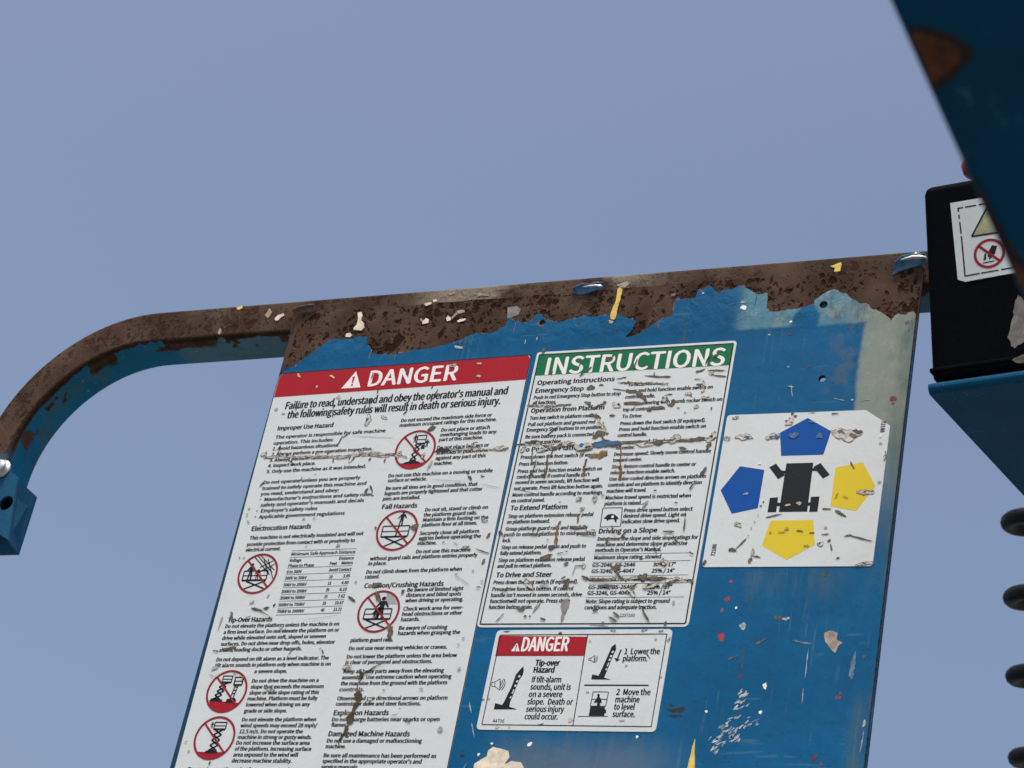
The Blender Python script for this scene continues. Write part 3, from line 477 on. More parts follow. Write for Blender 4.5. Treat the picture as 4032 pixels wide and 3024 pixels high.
CRACKS = {'dang': [[(-302.2, 992.7), (-283.8, 994.0), (-258.8, 991.8), (-233.1, 991.1), (-210.1, 989.5), (-191.2, 991.7), (-177.1, 990.7), (-160.4, 990.2)], [(-119.8, 991.0), (-101.1, 991.8), (-82.5, 992.0), (-60.9, 990.2), (-43.9, 990.7)]], 'inst': [[(-35.2, 994.2), (-18.8, 993.6), (-1.1, 992.1), (17.5, 990.6), (33.9, 987.9), (43.2, 989.9)], [(61.6, 990.8), (76.1, 991.0), (92.0, 989.0), (107.3, 989.9), (122.6, 990.3), (136.8, 990.2), (147.5, 991.2), (156.0, 991.9)], [(57.6, 855.2), (80.3, 855.3), (101.6, 855.4), (121.8, 855.0), (141.9, 853.4), (155.4, 851.7)], [(55.1, 1054.2), (77.0, 1052.4), (100.9, 1050.0)], [(-34.0, 1035.1), (-20.8, 1034.0), (-4.5, 1033.9), (9.4, 1034.1)]]}
SHAPES = {
    'mast1': [(-5.3, 733.9), (-5.3, 739.7), (1.5, 738.0), (2.6, 740.3), (7.1, 755.7), (8.7, 766.2), (12.1, 771.5), (14.2, 773.8), (15.4, 769.7), (15.1, 765.6), (12.9, 761.5), (8.4, 740.3), (8.6, 736.5), (16.7, 734.0)],
    'mast2': [(78.8, 761.5), (78.8, 766.1), (84.7, 765.0), (85.5, 767.0), (90.0, 783.5), (91.9, 791.6), (95.2, 794.2), (96.4, 789.3), (95.3, 785.8), (91.1, 767.3), (90.1, 763.2), (96.7, 761.3)],
    'speaker1': [(-12.5, 758.8), (-9.6, 759.2), (-5.2, 762.3), (-3.3, 751.6), (-8.8, 755.1), (-11.7, 755.1)],
    'speaker2': [(73.2, 781.0), (75.2, 781.2), (77.9, 783.5), (78.8, 776.8), (75.4, 778.9), (73.4, 778.9)],
    'arrow_stem': [(100.3, 789.0), (101.6, 788.7), (99.9, 780.5), (98.6, 780.9)],
    'arrow_head': [(96.0, 781.4), (101.7, 779.7), (98.7, 777.6)],
    'deck': [(82.5, 728.7), (82.5, 737.2), (95.5, 736.7), (95.9, 734.4), (97.2, 733.8), (97.6, 731.3), (96.3, 731.0), (96.3, 728.7)],
    'man': [(88.2, 736.9), (88.0, 740.9), (86.0, 740.3), (85.0, 741.1), (86.7, 744.1), (87.4, 745.5), (86.8, 747.7), (87.7, 748.7), (89.1, 747.5), (89.2, 745.5), (90.7, 744.1), (92.1, 740.7), (91.3, 740.2), (90.5, 740.9), (91.2, 736.9)],
    'tri': [(-0.3, 787.9), (7.7, 787.8), (3.9, 796.0)],
    'tri_big': [(-236.4, 1066.7), (-215.6, 1066.9), (-225.0, 1085.7)],
    'red_small': [(-14.7, 802.7), (68.4, 801.0), (68.3, 783.6), (-14.2, 783.9)],
    'pent_t': [(216.8, 970.4), (254.2, 969.8), (258.4, 992.6), (235.9, 1007.1), (212.7, 993.6)],
    'pent_b': [(215.8, 907.5), (253.1, 906.9), (257.2, 883.5), (234.6, 869.9), (211.3, 884.1)],
    'pent_l': [(203.6, 957.2), (202.8, 919.9), (180.2, 915.4), (166.8, 938.7), (181.0, 961.9)],
    'pent_r': [(266.3, 956.7), (266.5, 919.6), (289.0, 914.2), (302.9, 937.2), (289.7, 960.5)],
    'chassis': [(222.5, 962.7), (246.3, 962.3), (246.8, 915.0), (222.0, 915.6)],
    'wheel_fl': [(207.6, 959.6), (213.3, 962.9), (222.8, 951.2), (217.2, 947.4)],
    'wheel_fr': [(246.8, 958.2), (252.7, 961.7), (262.3, 949.8), (256.7, 946.4)],
    'wheel_rl': [(212.2, 929.5), (219.5, 929.9), (219.6, 915.6), (212.0, 915.6)],
    'wheel_rr': [(248.3, 929.1), (255.8, 929.2), (255.8, 914.7), (248.6, 914.7)],
    'axle_f1': [(217.9, 956.2), (223.5, 955.2), (223.6, 952.5), (218.2, 953.4)],
    'axle_f2': [(245.2, 956.9), (250.6, 956.7), (250.7, 954.0), (245.5, 954.2)],
    'axle_r1': [(218.4, 924.7), (223.2, 924.5), (223.4, 921.2), (218.6, 921.3)],
    'axle_r2': [(245.7, 923.9), (250.5, 923.7), (250.6, 920.5), (245.8, 920.7)],
    'turtle': [(62.0, 915.2), (63.9, 916.0), (65.7, 918.4), (69.0, 919.2), (72.6, 918.4), (76.0, 915.6), (77.2, 913.5), (75.2, 913.6), (75.6, 909.6), (73.9, 911.4), (72.6, 913.7), (67.8, 913.5), (66.9, 911.7), (65.4, 913.9)],
    'icon': [(60.1, 925.3), (78.5, 924.9), (80.0, 906.4), (61.0, 906.4)],
}

# ------------------------------------------------------------------ materials
class N:
    """a shader value that can be combined with + - * and a few functions"""
    def __init__(s, m, out): s.m, s.o = m, out
    def _op(s, op, *a, clamp=False):
        n = s.m.nodes.new("ShaderNodeMath"); n.operation = op; n.use_clamp = clamp
        for i, v in enumerate((s,) + a):
            if isinstance(v, N): s.m.links.new(v.o, n.inputs[i])
            else: n.inputs[i].default_value = v
        return N(s.m, n.outputs[0])
    def __add__(s, b): return s._op('ADD', b)
    def __radd__(s, b): return s._op('ADD', b)
    def __sub__(s, b): return s._op('SUBTRACT', b)
    def __rsub__(s, b): return (s * -1.0) + b
    def __mul__(s, b): return s._op('MULTIPLY', b)
    def __rmul__(s, b): return s._op('MULTIPLY', b)
    def max(s, b): return s._op('MAXIMUM', b)
    def min(s, b): return s._op('MINIMUM', b)
    def clamp(s): return s._op('ADD', 0.0, clamp=True)
    def step(s, lo, hi):
        n = s.m.nodes.new("ShaderNodeMapRange"); n.interpolation_type = 'SMOOTHSTEP'
        s.m.links.new(s.o, n.inputs[0]); n.inputs[1].default_value = lo; n.inputs[2].default_value = hi
        return N(s.m, n.outputs[0])

class Mat:
    def __init__(s, name, rough=0.6, spec=0.4, metal=0.0):
        s.mat = bpy.data.materials.new(name); s.mat.use_nodes = True
        t = s.mat.node_tree; s.nodes, s.links = t.nodes, t.links
        s.b = s.nodes["Principled BSDF"]
        s.b.inputs["Roughness"].default_value = rough
        s.b.inputs["Specular IOR Level"].default_value = spec
        s.b.inputs["Metallic"].default_value = metal
        tc = s.nodes.new("ShaderNodeTexCoord"); s.co = tc.outputs["Object"]
        xyz = s.nodes.new("ShaderNodeSeparateXYZ"); s.links.new(s.co, xyz.inputs[0])
        s.x, s.y, s.z = (N(s, xyz.outputs[i]) for i in range(3))
    def noise(s, scale, detail=4.0, rough=0.55, dist=0.0, stretch=(1, 1, 1), off=0.0):
        mp = s.nodes.new("ShaderNodeMapping"); s.links.new(s.co, mp.inputs[0])
        mp.inputs["Scale"].default_value = stretch; mp.inputs["Location"].default_value = (off, off * .7, off * 1.3)
        n = s.nodes.new("ShaderNodeTexNoise"); s.links.new(mp.outputs[0], n.inputs["Vector"])
        n.inputs["Scale"].default_value = scale; n.inputs["Detail"].default_value = detail
        n.inputs["Roughness"].default_value = rough; n.inputs["Distortion"].default_value = dist
        return N(s, n.outputs["Fac"])
    def cells(s, scale, warp=.0, wscale=60, stretch=(1, 1, 1), off=0.0):
        """voronoi: distance to the nearest cell centre and a random value of that cell"""
        mp = s.nodes.new("ShaderNodeMapping"); s.links.new(s.co, mp.inputs[0])
        mp.inputs["Scale"].default_value = stretch; mp.inputs["Location"].default_value = (off, off * .7, off * 1.3)
        nz = s.nodes.new("ShaderNodeTexNoise"); nz.inputs["Scale"].default_value = wscale; nz.inputs["Detail"].default_value = 3
        s.links.new(mp.outputs[0], nz.inputs["Vector"])
        sub = s.nodes.new("ShaderNodeVectorMath"); sub.operation = 'MULTIPLY_ADD'
        s.links.new(nz.outputs["Color"], sub.inputs[0]); sub.inputs[1].default_value = (warp,) * 3; s.links.new(mp.outputs[0], sub.inputs[2])
        v = s.nodes.new("ShaderNodeTexVoronoi"); v.inputs["Scale"].default_value = scale
        s.links.new(sub.outputs[0], v.inputs["Vector"])
        sp = s.nodes.new("ShaderNodeSeparateXYZ"); s.links.new(v.outputs["Color"], sp.inputs[0])
        return N(s, v.outputs["Distance"]), N(s, sp.outputs[0])
    def rgb(s, c):
        n = s.nodes.new("ShaderNodeRGB"); n.outputs[0].default_value = (*c, 1); return n.outputs[0]
    def mix(s, f, a, b):
        n = s.nodes.new("ShaderNodeMix"); n.data_type = 'RGBA'
        s.links.new(f.o, n.inputs["Factor"])
        for sock, v in ((n.inputs[6], a), (n.inputs[7], b)):
            if isinstance(v, tuple): sock.default_value = (*v, 1)
            else: s.links.new(v, sock)
        return n.outputs[2]
    def color(s, c):
        if isinstance(c, tuple): s.b.inputs["Base Color"].default_value = (*c, 1)
        else: s.links.new(c, s.b.inputs["Base Color"])
    def rough(s, v): s.links.new(v.o, s.b.inputs["Roughness"])
    def bump(s, h, strength, dist):
        n = s.nodes.new("ShaderNodeBump"); n.inputs["Strength"].default_value = strength; n.inputs["Distance"].default_value = dist
        s.links.new(h.o, n.inputs["Height"]); s.links.new(n.outputs[0], s.b.inputs["Normal"])

def rust_colors(m, pits=1.0):
    big = m.noise(14, 5, .6)
    fine = m.noise(160, 6, .7, off=3)
    streak = m.noise(60, 4, .6, stretch=(1, 1, .25), off=5)
    c = m.mix(big.step(.35, .68), (.040, .023, .016), (.084, .056, .040))
    c = m.mix((streak * .6 + fine * .4).step(.48, .72) * .55, c, (.118, .086, .064))
    c = m.mix(m.noise(45, 4, .6, off=11).step(.54, .72) * .55, c, (.080, .034, .018))
    d1, k1 = m.cells(150, .012, 130, stretch=(1, 1, .62), off=.31)
    d2, k2 = m.cells(250, .008, 160, stretch=(1, 1, .7), off=.77)
    cl = m.noise(20, 3, .55, off=2)
    p1 = (1.0 - (d1 + (1.0 - k1) * .34 + (.47 - cl) * 1.4).step(.26, .58))
    p2 = (1.0 - (d2 + (1.0 - k2) * .40 + (.45 - cl) * 1.2).step(.18, .52))
    pit = p1.max(p2 * .7) * pits
    c = m.mix(pit * .95, c, m.mix(fine.step(.4, .65), (.013, .006, .004), (.036, .014, .008)))
    h = fine * .35 + streak * .2 - pit * 1.0
    return c, h, pit

def rust_material():
    m = Mat("rusted_steel", .9, .06)
    c, h, pit = rust_colors(m)
    m.color(c); m.bump(h, 1.0, .0015)
    return m.mat

BLUE = (.0015, .097, .232)
def paint_layers(m, blue=BLUE):
    n1 = m.noise(9, 5, .6); n2 = m.noise(70, 5, .6, off=4); st = m.noise(55, 4, .6, stretch=(1, 1, .12), off=7)
    c = m.mix(n1.step(.35, .7), tuple(v * .88 for v in blue), tuple(min(1, v * 1.12) for v in blue))
    c = m.mix(st.step(.62, .8) * .22, c, (.030, .120, .240))
    c = m.mix(m.noise(120, 3, .6, stretch=(1, 1, .3), off=21).step(.68, .78) * .35, c, (.012, .045, .090))
    c = m.mix(m.noise(38, 6, .75, off=57).step(.42, .66) * .38, c, tuple(v * .70 + .003 for v in blue))
    hair = m.noise(420, 2, .5, stretch=(1, 1, .03), off=33).step(.60, .66) * m.noise(25, 3, .6, off=35).step(.5, .65)
    hair2 = m.noise(380, 2, .5, stretch=(.05, 1, .6), off=38).step(.62, .67) * m.noise(18, 3, .6, off=39).step(.52, .66)
    c = m.mix(hair.max(hair2) * .5, c, (.060, .150, .225))
    c = m.mix(m.noise(300, 3, .6, off=44).step(.63, .69) * .6, c, (.018, .040, .055))
    c = m.mix(m.noise(7, 4, .6, stretch=(1, 1, .5), off=52).step(.48, .72) * .35, c, tuple(v * .62 + .004 for v in blue))
    return c, n1, n2, st

def paint_material():
    """blue enamel of the sign plate: a bleached corner round the ghost of a removed decal, a rubbed patch low down"""
    m = Mat("blue_paint", .5, .10)
    c, n1, n2, st = paint_layers(m)
    wob = (m.noise(38, 5, .65, off=13) - .5)
    xx = m.x + wob * .012; zz = m.z + wob * .010
    zf = 1.1035 - Z0
    above = zz.step(zf - .002, zf + .002) * xx.step(.150, .166)
    rightside = xx.step(.2735, .2785) * zz.step(.86 - Z0, 1.03 - Z0)
    tongue = 1.0 - ((m.x - .2215) * (m.x - .2215) * 5200.0 + (m.z - (1.108 - Z0)) * (m.z - (1.108 - Z0)) * 2600.0 + wob * .8).step(.5, 1.1)
    fade = (above * (1.0 - tongue)).max(rightside)
    chalk = m.mix((m.noise(60, 5, .7, off=31) * .6 + xx.step(.22, .31) * .5).step(.32, .75), (.095, .225, .285), (.235, .270, .225))
    chalk = m.mix(m.noise(95, 5, .75, off=47).step(.50, .66) * .55, chalk, (.330, .330, .275))
    chalk = m.mix(m.noise(55, 5, .7, stretch=(1, 1, .35), off=41).step(.52, .68) * .6, chalk, (.060, .120, .135))
    c = m.mix(fade * .92, c, chalk)
    # grey rubbing inside the right end of the ghost rectangle and along the right hand edge
    rub = (xx.step(.235, .262) * (1.0 - xx.step(.272, .28)) * zz.step(1.02 - Z0, 1.04 - Z0) * m.noise(48, 5, .65, off=17).step(.50, .62))
    c = m.mix(rub * .5, c, (.080, .112, .150))
    edge = xx.step(.300, .316) * m.noise(30, 4, .6, stretch=(1, 1, .3), off=19).step(.38, .66)
    c = m.mix(edge * .65, c, (.075, .120, .112))
    low = (1.0 - (zz + m.noise(70, 4, .6, stretch=(1, 1, .2), off=23) * .03).step(.700 - Z0, .737 - Z0)) * xx.step(-.02, .035) * (1.0 - xx.step(.12, .19))
    c = m.mix(low * .6, c, (.120, .160, .195))
    green = (1.0 - (zz - (.858 - Z0)).step(-.014, .004).clamp()) * 0.0
    under = zz.step(.826 - Z0, .850 - Z0) * (1.0 - zz.step(.858 - Z0, .864 - Z0)) * xx.step(.19, .22) * (1.0 - xx.step(.25, .30)) * m.noise(40, 4, .6, stretch=(1, 1, .2), off=29).step(.4, .65)
    c = m.mix(under * .45, c, (.110, .140, .135))
    m.color(c)
    m.rough((n2 * .25 + fade * .3 + .38))
    blister = zz.step(1.09 - Z0, 1.12 - Z0) * m.noise(60, 3, .5, dist=.5, off=37)
    m.bump(blister * 1.2 + n2 * .16 + n1 * .9, .6, .0026)
    return m.mat

def edge_material():
    """folded edges of the plate: rust at the top, worn blue below, darkened to paint in the shade of the bend"""
    m = Mat("plate_edge", .7, .12)
    r, h, pit = rust_colors(m, .7)
    c, n1, n2, st = paint_layers(m, (.004, .050, .110))  # darker blue than the face: shade of the turned edge put into the colour
    c = m.mix(m.noise(60, 5, .7, stretch=(1, 1, .2), off=3).step(.52, .66) * .7, c, (.050, .060, .058))
    f = (m.z + (m.noise(30, 4, .6) - .5) * .05).step(1.085 - Z0, 1.10 - Z0)
    m.color(m.mix(f, c, r)); m.bump(h, .5, .0008)
    return m.mat

def tube_material():
    """bent rail: rusted on the faces hands and rain reach, blue paint left on the under and inner side.
    The mesh carries u = length along the rail (m), v = 0 top .25 front .5 under/inner .75 back"""
    m = Mat("rail_tube_coat", .8, .08)
    r, h, pit = rust_colors(m, .65)
    uv = m.nodes.new("ShaderNodeUVMap"); uv.uv_map = "rail"
    s = m.nodes.new("ShaderNodeSeparateXYZ"); m.links.new(uv.outputs[0], s.inputs[0])
    u, v = N(m, s.outputs[0]), N(m, s.outputs[1])
    c, n1, n2, st = paint_layers(m, (.010, .150, .290))
    c = m.mix((u + (m.noise(20, 3, .5, off=5) - .5) * .12).step(-.47, -.43) * .5, c, (.125, .190, .205))
    c = m.mix(m.noise(26, 4, .6, off=15).step(.54, .64) * .45, c, (.060, .120, .110))
    c = m.mix(m.noise(150, 4, .7, off=25).step(.64, .70) * .5, c, (.300, .310, .280))
    drift = (m.noise(16, 4, .65, off=2) - .5)
    chips = (m.noise(24, 2, .5, off=51) - .55).step(.0, .03) * .0
    keep = (v + drift * .16).step(.385, .400) * (1.0 - (v + drift * .1).step(.66, .68))
    ends = 1.0 - (u + drift * .05).step(-.735, -.705)
    keep = keep.max(ends)
    bare = m.noise(19, 3, .55, off=61).step(.53, .545) * (1.0 - ends) * (1.0 - (v + drift * .25).step(.46, .50))
    keep = (keep - bare).clamp()
    pale = (1.0 - v.step(.33, .36)) * u.step(-.20, -.15) * (1.0 - u.step(.02, .10)) * m.noise(22, 4, .6, stretch=(.3, 1, 1), off=71).step(.47, .58)
    rim = (v.step(.345, .36) * (1.0 - v.step(.385, .41))) * (1.0 - ends)
    r = m.mix(rim * .75, r, (.022, .011, .007))
    r = m.mix(pale * .7, r, (.235, .210, .165))
    m.color(m.mix(keep, r, c))
    m.bump(h * (1.0 - keep) + keep * .6 + n2 * .1, .75, .0011)
    return m.mat

def decal_material(name, base=(.560, .615, .622)):
    m = Mat(name, .48, .4)
    d = m.noise(26, 5, .65); f = m.noise(330, 3, .6, off=4)
    c = m.mix(d.step(.46, .74) * .30, base, tuple(v * .80 for v in (base[0], base[1] * .985, base[2] * .95)))
    c = m.mix(f.step(.66, .74) * .35, c, (.33, .33, .31))
    c = m.mix(m.noise(60, 4, .6, stretch=(.25, 1, 1), off=8).step(.66, .8) * .35, c, (.46, .44, .39))
    m.color(c); m.rough(d * .2 + .36); m.bump(d * .6 + f * .08, .5, .0018)
    return m.mat

def print_material(name, base, wear=.35, rough=.5):
    m = Mat(name, rough, .12)
    c = m.mix(m.noise(45, 5, .65).step(.4, .75) * wear * .5, base, tuple(min(1, v * .8 + .03) for v in base))
    c = m.mix(m.noise(420, 3, .6, off=6).step(.66, .72) * wear, c, tuple(v * .4 + .25 for v in base))
    m.color(c)
    return m.mat

def plain(name, base, rough=.6, var=.25, spec=.35, scale=120, metal=0.0, bump=0.0):
    m = Mat(name, rough, spec, metal)
    n = m.noise(scale, 5, .65)
    m.color(m.mix(n.step(.3, .7), tuple(v * (1 - var) for v in base), tuple(min(1, v * (1 + var)) for v in base)))
    if bump: m.bump(n, .6, bump)
    return m.mat

BASE_MM = 380.0                    # lower end of the sign plate, mm above eye height
Z0 = BASE_MM / 1000.0              # the rail's own zero in its object coordinates
M = {
    'rust': rust_material(), 'paint': paint_material(), 'edge': edge_material(), 'tube': tube_material(),
    'decal': decal_material("decal_white"),
    'ink': print_material("black_ink", (.011, .014, .018), .10),
    'red': print_material("red_ink", (.330, .010, .020), .22),
    'signred': print_material("sign_red_ink", (.25, .018, .032), .25),
    'green': print_material("green_ink", (.005, .140, .058), .2),
    'blue_ink': print_material("blue_ink", (.002, .070, .310), .12),
    'yellow_ink': print_material("yellow_ink", (.640, .500, .030), .2),
    'grey_ink': print_material("grey_ink", (.32, .33, .345), .2),
    'white_ink': print_material("white_ink", (.76, .74, .73), .25),
    't': plain("torn_film", (.46, .44, .40), .7, .35, scale=260), 'tedge': plain("torn_film_rim", (.125, .112, .092), .75, .35, scale=260),
    'd': plain("scratch_dark", (.060, .055, .050), .7, .4), 'o': plain("scratch_olive", (.095, .078, .055), .75, .5, scale=300),
    'm': plain("mud_brown", (.058, .038, .022), .8, .5, scale=300), 'r': plain("rust_stain", (.165, .085, .045), .8, .5, scale=260),
    'y': plain("ochre_stain", (.190, .110, .035), .75, .5, scale=260), 'g': plain("grey_smudge", (.335, .330, .325), .6, .25, scale=260),
    'k': plain("black_mark", (.012, .012, .014), .5, .3), 'b': plain("exposed_blue", (.012, .105, .270), .5, .3),
    'c': plain("cream_chip", (.50, .42, .33), .7, .25), 'e': plain("ink_loss", (.060, .070, .045), .7, .6, scale=300),
    'q': plain("yellow_scratch", (.30, .235, .045), .7, .4), 'n': plain("blue_scuff", (.045, .115, .260), .6, .4, scale=300),
    'w': plain("white_speck", (.78, .79, .80), .5, .1), 'p': plain("pale_scrape", (.30, .34, .36), .6, .4, scale=300),
    'R': plain("red_fleck", (.36, .018, .035), .5, .25), 'M': plain("maroon_fleck", (.100, .022, .022), .6, .4),
    'M2': plain("dusty_pink_fleck", (.125, .090, .110), .7, .4), 'u': plain("stain_run", (.030, .050, .048), .6, .5),
    'f': plain("pale_rub", (.100, .175, .235), .6, .35, scale=300), 's': plain("grey_tape", (.215, .205, .190), .7, .2),
    'cream': plain("cream_paint", (.66, .60, .47), .65, .18, bump=.0008), 'tan': plain("tan_paint", (.31, .265, .21), .75, .3, bump=.0006),
    'grey': plain("grey_cement", (.19, .18, .17), .8, .3), 'yellow': plain("yellow_paint", (.62, .47, .11), .6, .2, bump=.0006),
    'palegreen': plain("pale_green_paint", (.32, .34, .20), .7, .3), 'pale': plain("white_residue", (.27, .31, .335), .75, .5, scale=240),
    'plastic': plain("black_plastic", (.0018, .0026, .0046), .7, .25, .03, 200, bump=.0002),
    'steel': plain("zinc_steel", (.50, .51, .52), .42, .3, .5, 160, metal=.9),
    'bright': plain("glint_metal", (.80, .80, .79), .30, .08, .5, 300, metal=.6),  # for the curls added to catch the sun
    'w2': plain("chalk_streak", (.46, .48, .48), .8, .4, scale=240),
    'primer': plain("grey_primer", (.13, .165, .165), .8, .35, scale=200),
    'knob': plain("red_knob", (.36, .025, .030), .4, .15), 'rubber': plain("black_rubber", (.004, .004, .005), .5, .3, .15),
    'flake': plain("curled_blue_paint", (.030, .150, .290), .22, .3, .6), 'rustflake': plain("curled_rust_scale", (.150, .100, .085), .45, .35),
    'scab': plain("brace_scab", (.014, .009, .008), .9, .3), 'rustglow': plain("brace_rust", (.062, .021, .006), .9, .5), 'ground': plain("asphalt", (.15, .145, .135), .9, .2, scale=3),
}

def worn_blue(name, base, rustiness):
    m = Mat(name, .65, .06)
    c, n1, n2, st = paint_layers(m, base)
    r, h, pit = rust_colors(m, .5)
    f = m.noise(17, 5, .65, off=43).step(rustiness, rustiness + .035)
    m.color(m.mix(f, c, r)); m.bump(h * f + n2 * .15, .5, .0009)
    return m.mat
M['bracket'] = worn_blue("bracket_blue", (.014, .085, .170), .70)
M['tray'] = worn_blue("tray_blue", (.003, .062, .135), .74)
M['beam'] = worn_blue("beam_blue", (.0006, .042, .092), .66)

# ------------------------------------------------------------------ building helpers (millimetres in, metres out)
def link(name, mesh, mat, parent=None):
    o = bpy.data.objects.new(name, mesh); COL.objects.link(o)
    if mat is not None: mesh.materials.append(mat)
    if parent is not None: o.parent = parent
    return o

def mesh_of(name, verts, faces, smooth=False):
    me = bpy.data.meshes.new(name)
    me.from_pydata([tuple(v) for v in verts], [], faces)
    me.validate(); me.update()
    if smooth: me.shade_smooth()
    return me

def thing(name, label, cat, loc, group=None):
    o = bpy.data.objects.new(name, None); COL.objects.link(o)
    o.empty_display_size = .05; o.location = loc
    o["label"] = label; o["category"] = cat
    if group: o["group"] = group
    return o

class Frame:
    """maps the plate's drawing plane (mm across, mm above eye height) into one thing's own coordinates (m)"""
    def __init__(s, root): s.o = Vector(root.location)
    def p(s, x, z, y): return Vector((x / 1000, y / 1000, CAM_Z + z / 1000)) - s.o

def signed_area(pts): return sum(a[0] * b[1] - b[0] * a[1] for a, b in zip(pts, pts[1:] + pts[:1])) / 2

def slab(fr, name, outer, y_front, thick, mat, parent, holes=()):
    """flat plate with real thickness, its face towards -Y at y_front (mm)"""
    outer = list(outer)
    if signed_area(outer) < 0: outer.reverse()
    loops = [outer] + [list(h) for h in holes]
    for h in loops[1:]:
        if signed_area(h) > 0: h.reverse()
    flat = [p for l in loops for p in l]
    tris = tessellate_polygon([[Vector((p[0], p[1], 0)) for p in l] for l in loops])
    n = len(flat)
    verts = [fr.p(x, z, y_front) for x, z in flat] + [fr.p(x, z, y_front + thick) for x, z in flat]
    faces = []
    for t in tris:
        a = signed_area([flat[i] for i in t])
        t = tuple(t) if a > 0 else tuple(reversed(t))
        faces.append(t); faces.append(tuple(i + n for i in reversed(t)))
    b = 0
    for l in loops:
        k = len(l)
        for i in range(k):
            j = (i + 1) % k
            faces.append((b + j, b + i, b + i + n, b + j + n))
        b += k
    return link(name, mesh_of(name, verts, faces), mat, parent)

def sheet(fr, name, polys, y, mat, parent):
    """print: flat faces lying on a surface at depth y"""
    verts, faces = [], []
    for pts in polys:
        pts = list(pts)
        if signed_area(pts) < 0: pts.reverse()
        b = len(verts)
        verts += [fr.p(x, z, y) for x, z in pts]
        for t in tessellate_polygon([[Vector((p[0], p[1], 0)) for p in pts]]):
            if signed_area([pts[i] for i in t]) < 0: t = tuple(reversed(t))
            faces.append(tuple(b + i for i in t))
    return link(name, mesh_of(name, verts, faces), mat, parent)

def bar(x1, z1, x2, z2, w):
    d = Vector((x2 - x1, z2 - z1)); d.normalize(); n = Vector((-d.y, d.x)) * w / 2
    return [(x1 + n.x, z1 + n.y), (x2 + n.x, z2 + n.y), (x2 - n.x, z2 - n.y), (x1 - n.x, z1 - n.y)]

def rounded(corners, r, seg=5):
    out = []
    n = len(corners)
    for i in range(n):
        p0, p1, p2 = (Vector(corners[(i + k) % n]) for k in (-1, 0, 1))
        a = (p0 - p1).normalized(); b = (p2 - p1).normalized()
        rr = r[i] if isinstance(r, (list, tuple)) else r
        for k in range(seg + 1):
            t = k / seg
            q = p1 + a * rr * (1 - t) ** 2 + b * rr * t ** 2
            out.append((q.x, q.y))
    return out

def inset(corners, d):
    c = Vector((sum(p[0] for p in corners) / len(corners), sum(p[1] for p in corners) / len(corners)))
    out = []
    n = len(corners)
    for i in range(n):
        p0, p1, p2 = (Vector(corners[(i + k) % n]) for k in (-1, 0, 1))
        a = (p1 - p0).normalized(); b = (p2 - p1).normalized()
        na = Vector((-a.y, a.x)); nb = Vector((-b.y, b.x))
        if na.dot(c - p1) < 0: na = -na
        if nb.dot(c - p1) < 0: nb = -nb
        q = p1 + (na + nb) * d / (1 + na.dot(nb))
        out.append((q.x, q.y))
    return out

def frame_bars(corners, w):
    return [bar(*corners[i], *corners[(i + 1) % len(corners)], w) for i in range(len(corners))]

def circle(cx, cz, r, n=40, a0=0.0, a1=2 * math.pi):
    full = abs(a1 - a0 - 2 * math.pi) < 1e-6
    k = n if full else n + 1
    return [(cx + r * math.cos(a0 + (a1 - a0) * i / n), cz + r * math.sin(a0 + (a1 - a0) * i / n)) for i in range(k)]

def ring(cx, cz, r0, r1, n=48, a0=0.0, a1=2 * math.pi):
    out = []
    for i in range(n):
        b, e = a0 + (a1 - a0) * i / n, a0 + (a1 - a0) * (i + 1) / n
        out.append([(cx + r0 * math.cos(b), cz + r0 * math.sin(b)), (cx + r1 * math.cos(b), cz + r1 * math.sin(b)),
                    (cx + r1 * math.cos(e), cz + r1 * math.sin(e)), (cx + r0 * math.cos(e), cz + r0 * math.sin(e))])
    return out

def ragged(pts, amp, sub=3):
    """subdivide an outline and roughen it"""
    out = []
    for a, b in zip(pts, pts[1:]):
        a, b = Vector(a), Vector(b); n = Vector((-(b - a).y, (b - a).x))
        if n.length > 0: n.normalize()
        k = max(1, min(sub, int((b - a).length / 1.1)))
        for i in range(k):
            q = a.lerp(b, i / k) + n * random.uniform(-amp, amp) * (1 if i else .4)
            out.append((q.x, q.y))
    out.append(tuple(pts[-1]))
    return out

def blob(cx, cz, ln, wd, deg, rag=.34):
    """irregular patch, longer than wide, with a broken outline"""
    a = math.radians(deg); ca, sa = math.cos(a), math.sin(a)
    n = 10 if ln < 3 else (17 if ln < 9 else 28)
    ph, ph2 = random.random() * 6, random.random() * 6
    lop = random.uniform(-.45, .45); bend = random.uniform(-.35, .35) * wd
    out = []
    for i in range(n):
        t = 2 * math.pi * (i + random.uniform(-.25, .25)) / n
        c, s_ = math.cos(t), math.sin(t)
        k = 1 + rag * (math.sin(2 * t + ph) * .55 + math.sin(5 * t + ph2) * .45 + random.uniform(-.9, .9))
        px = c * ln / 2 * (1 + random.uniform(-.10, .10))
        pz = s_ * wd / 2 * max(.25, k) * (1 + lop * c) + bend * (c * c - .5)
        out.append((cx + px * ca - pz * sa, cz + px * sa + pz * ca))
    return out

def grow(pts, d):
    c = Vector((sum(p[0] for p in pts) / len(pts), sum(p[1] for p in pts) / len(pts)))
    out = []
    for p in pts:
        v = Vector(p) - c; l = v.length or 1
        q = c + v * (1 + (d * random.uniform(.4, 1.5)) / l)
        out.append((q.x, q.y))
    return out

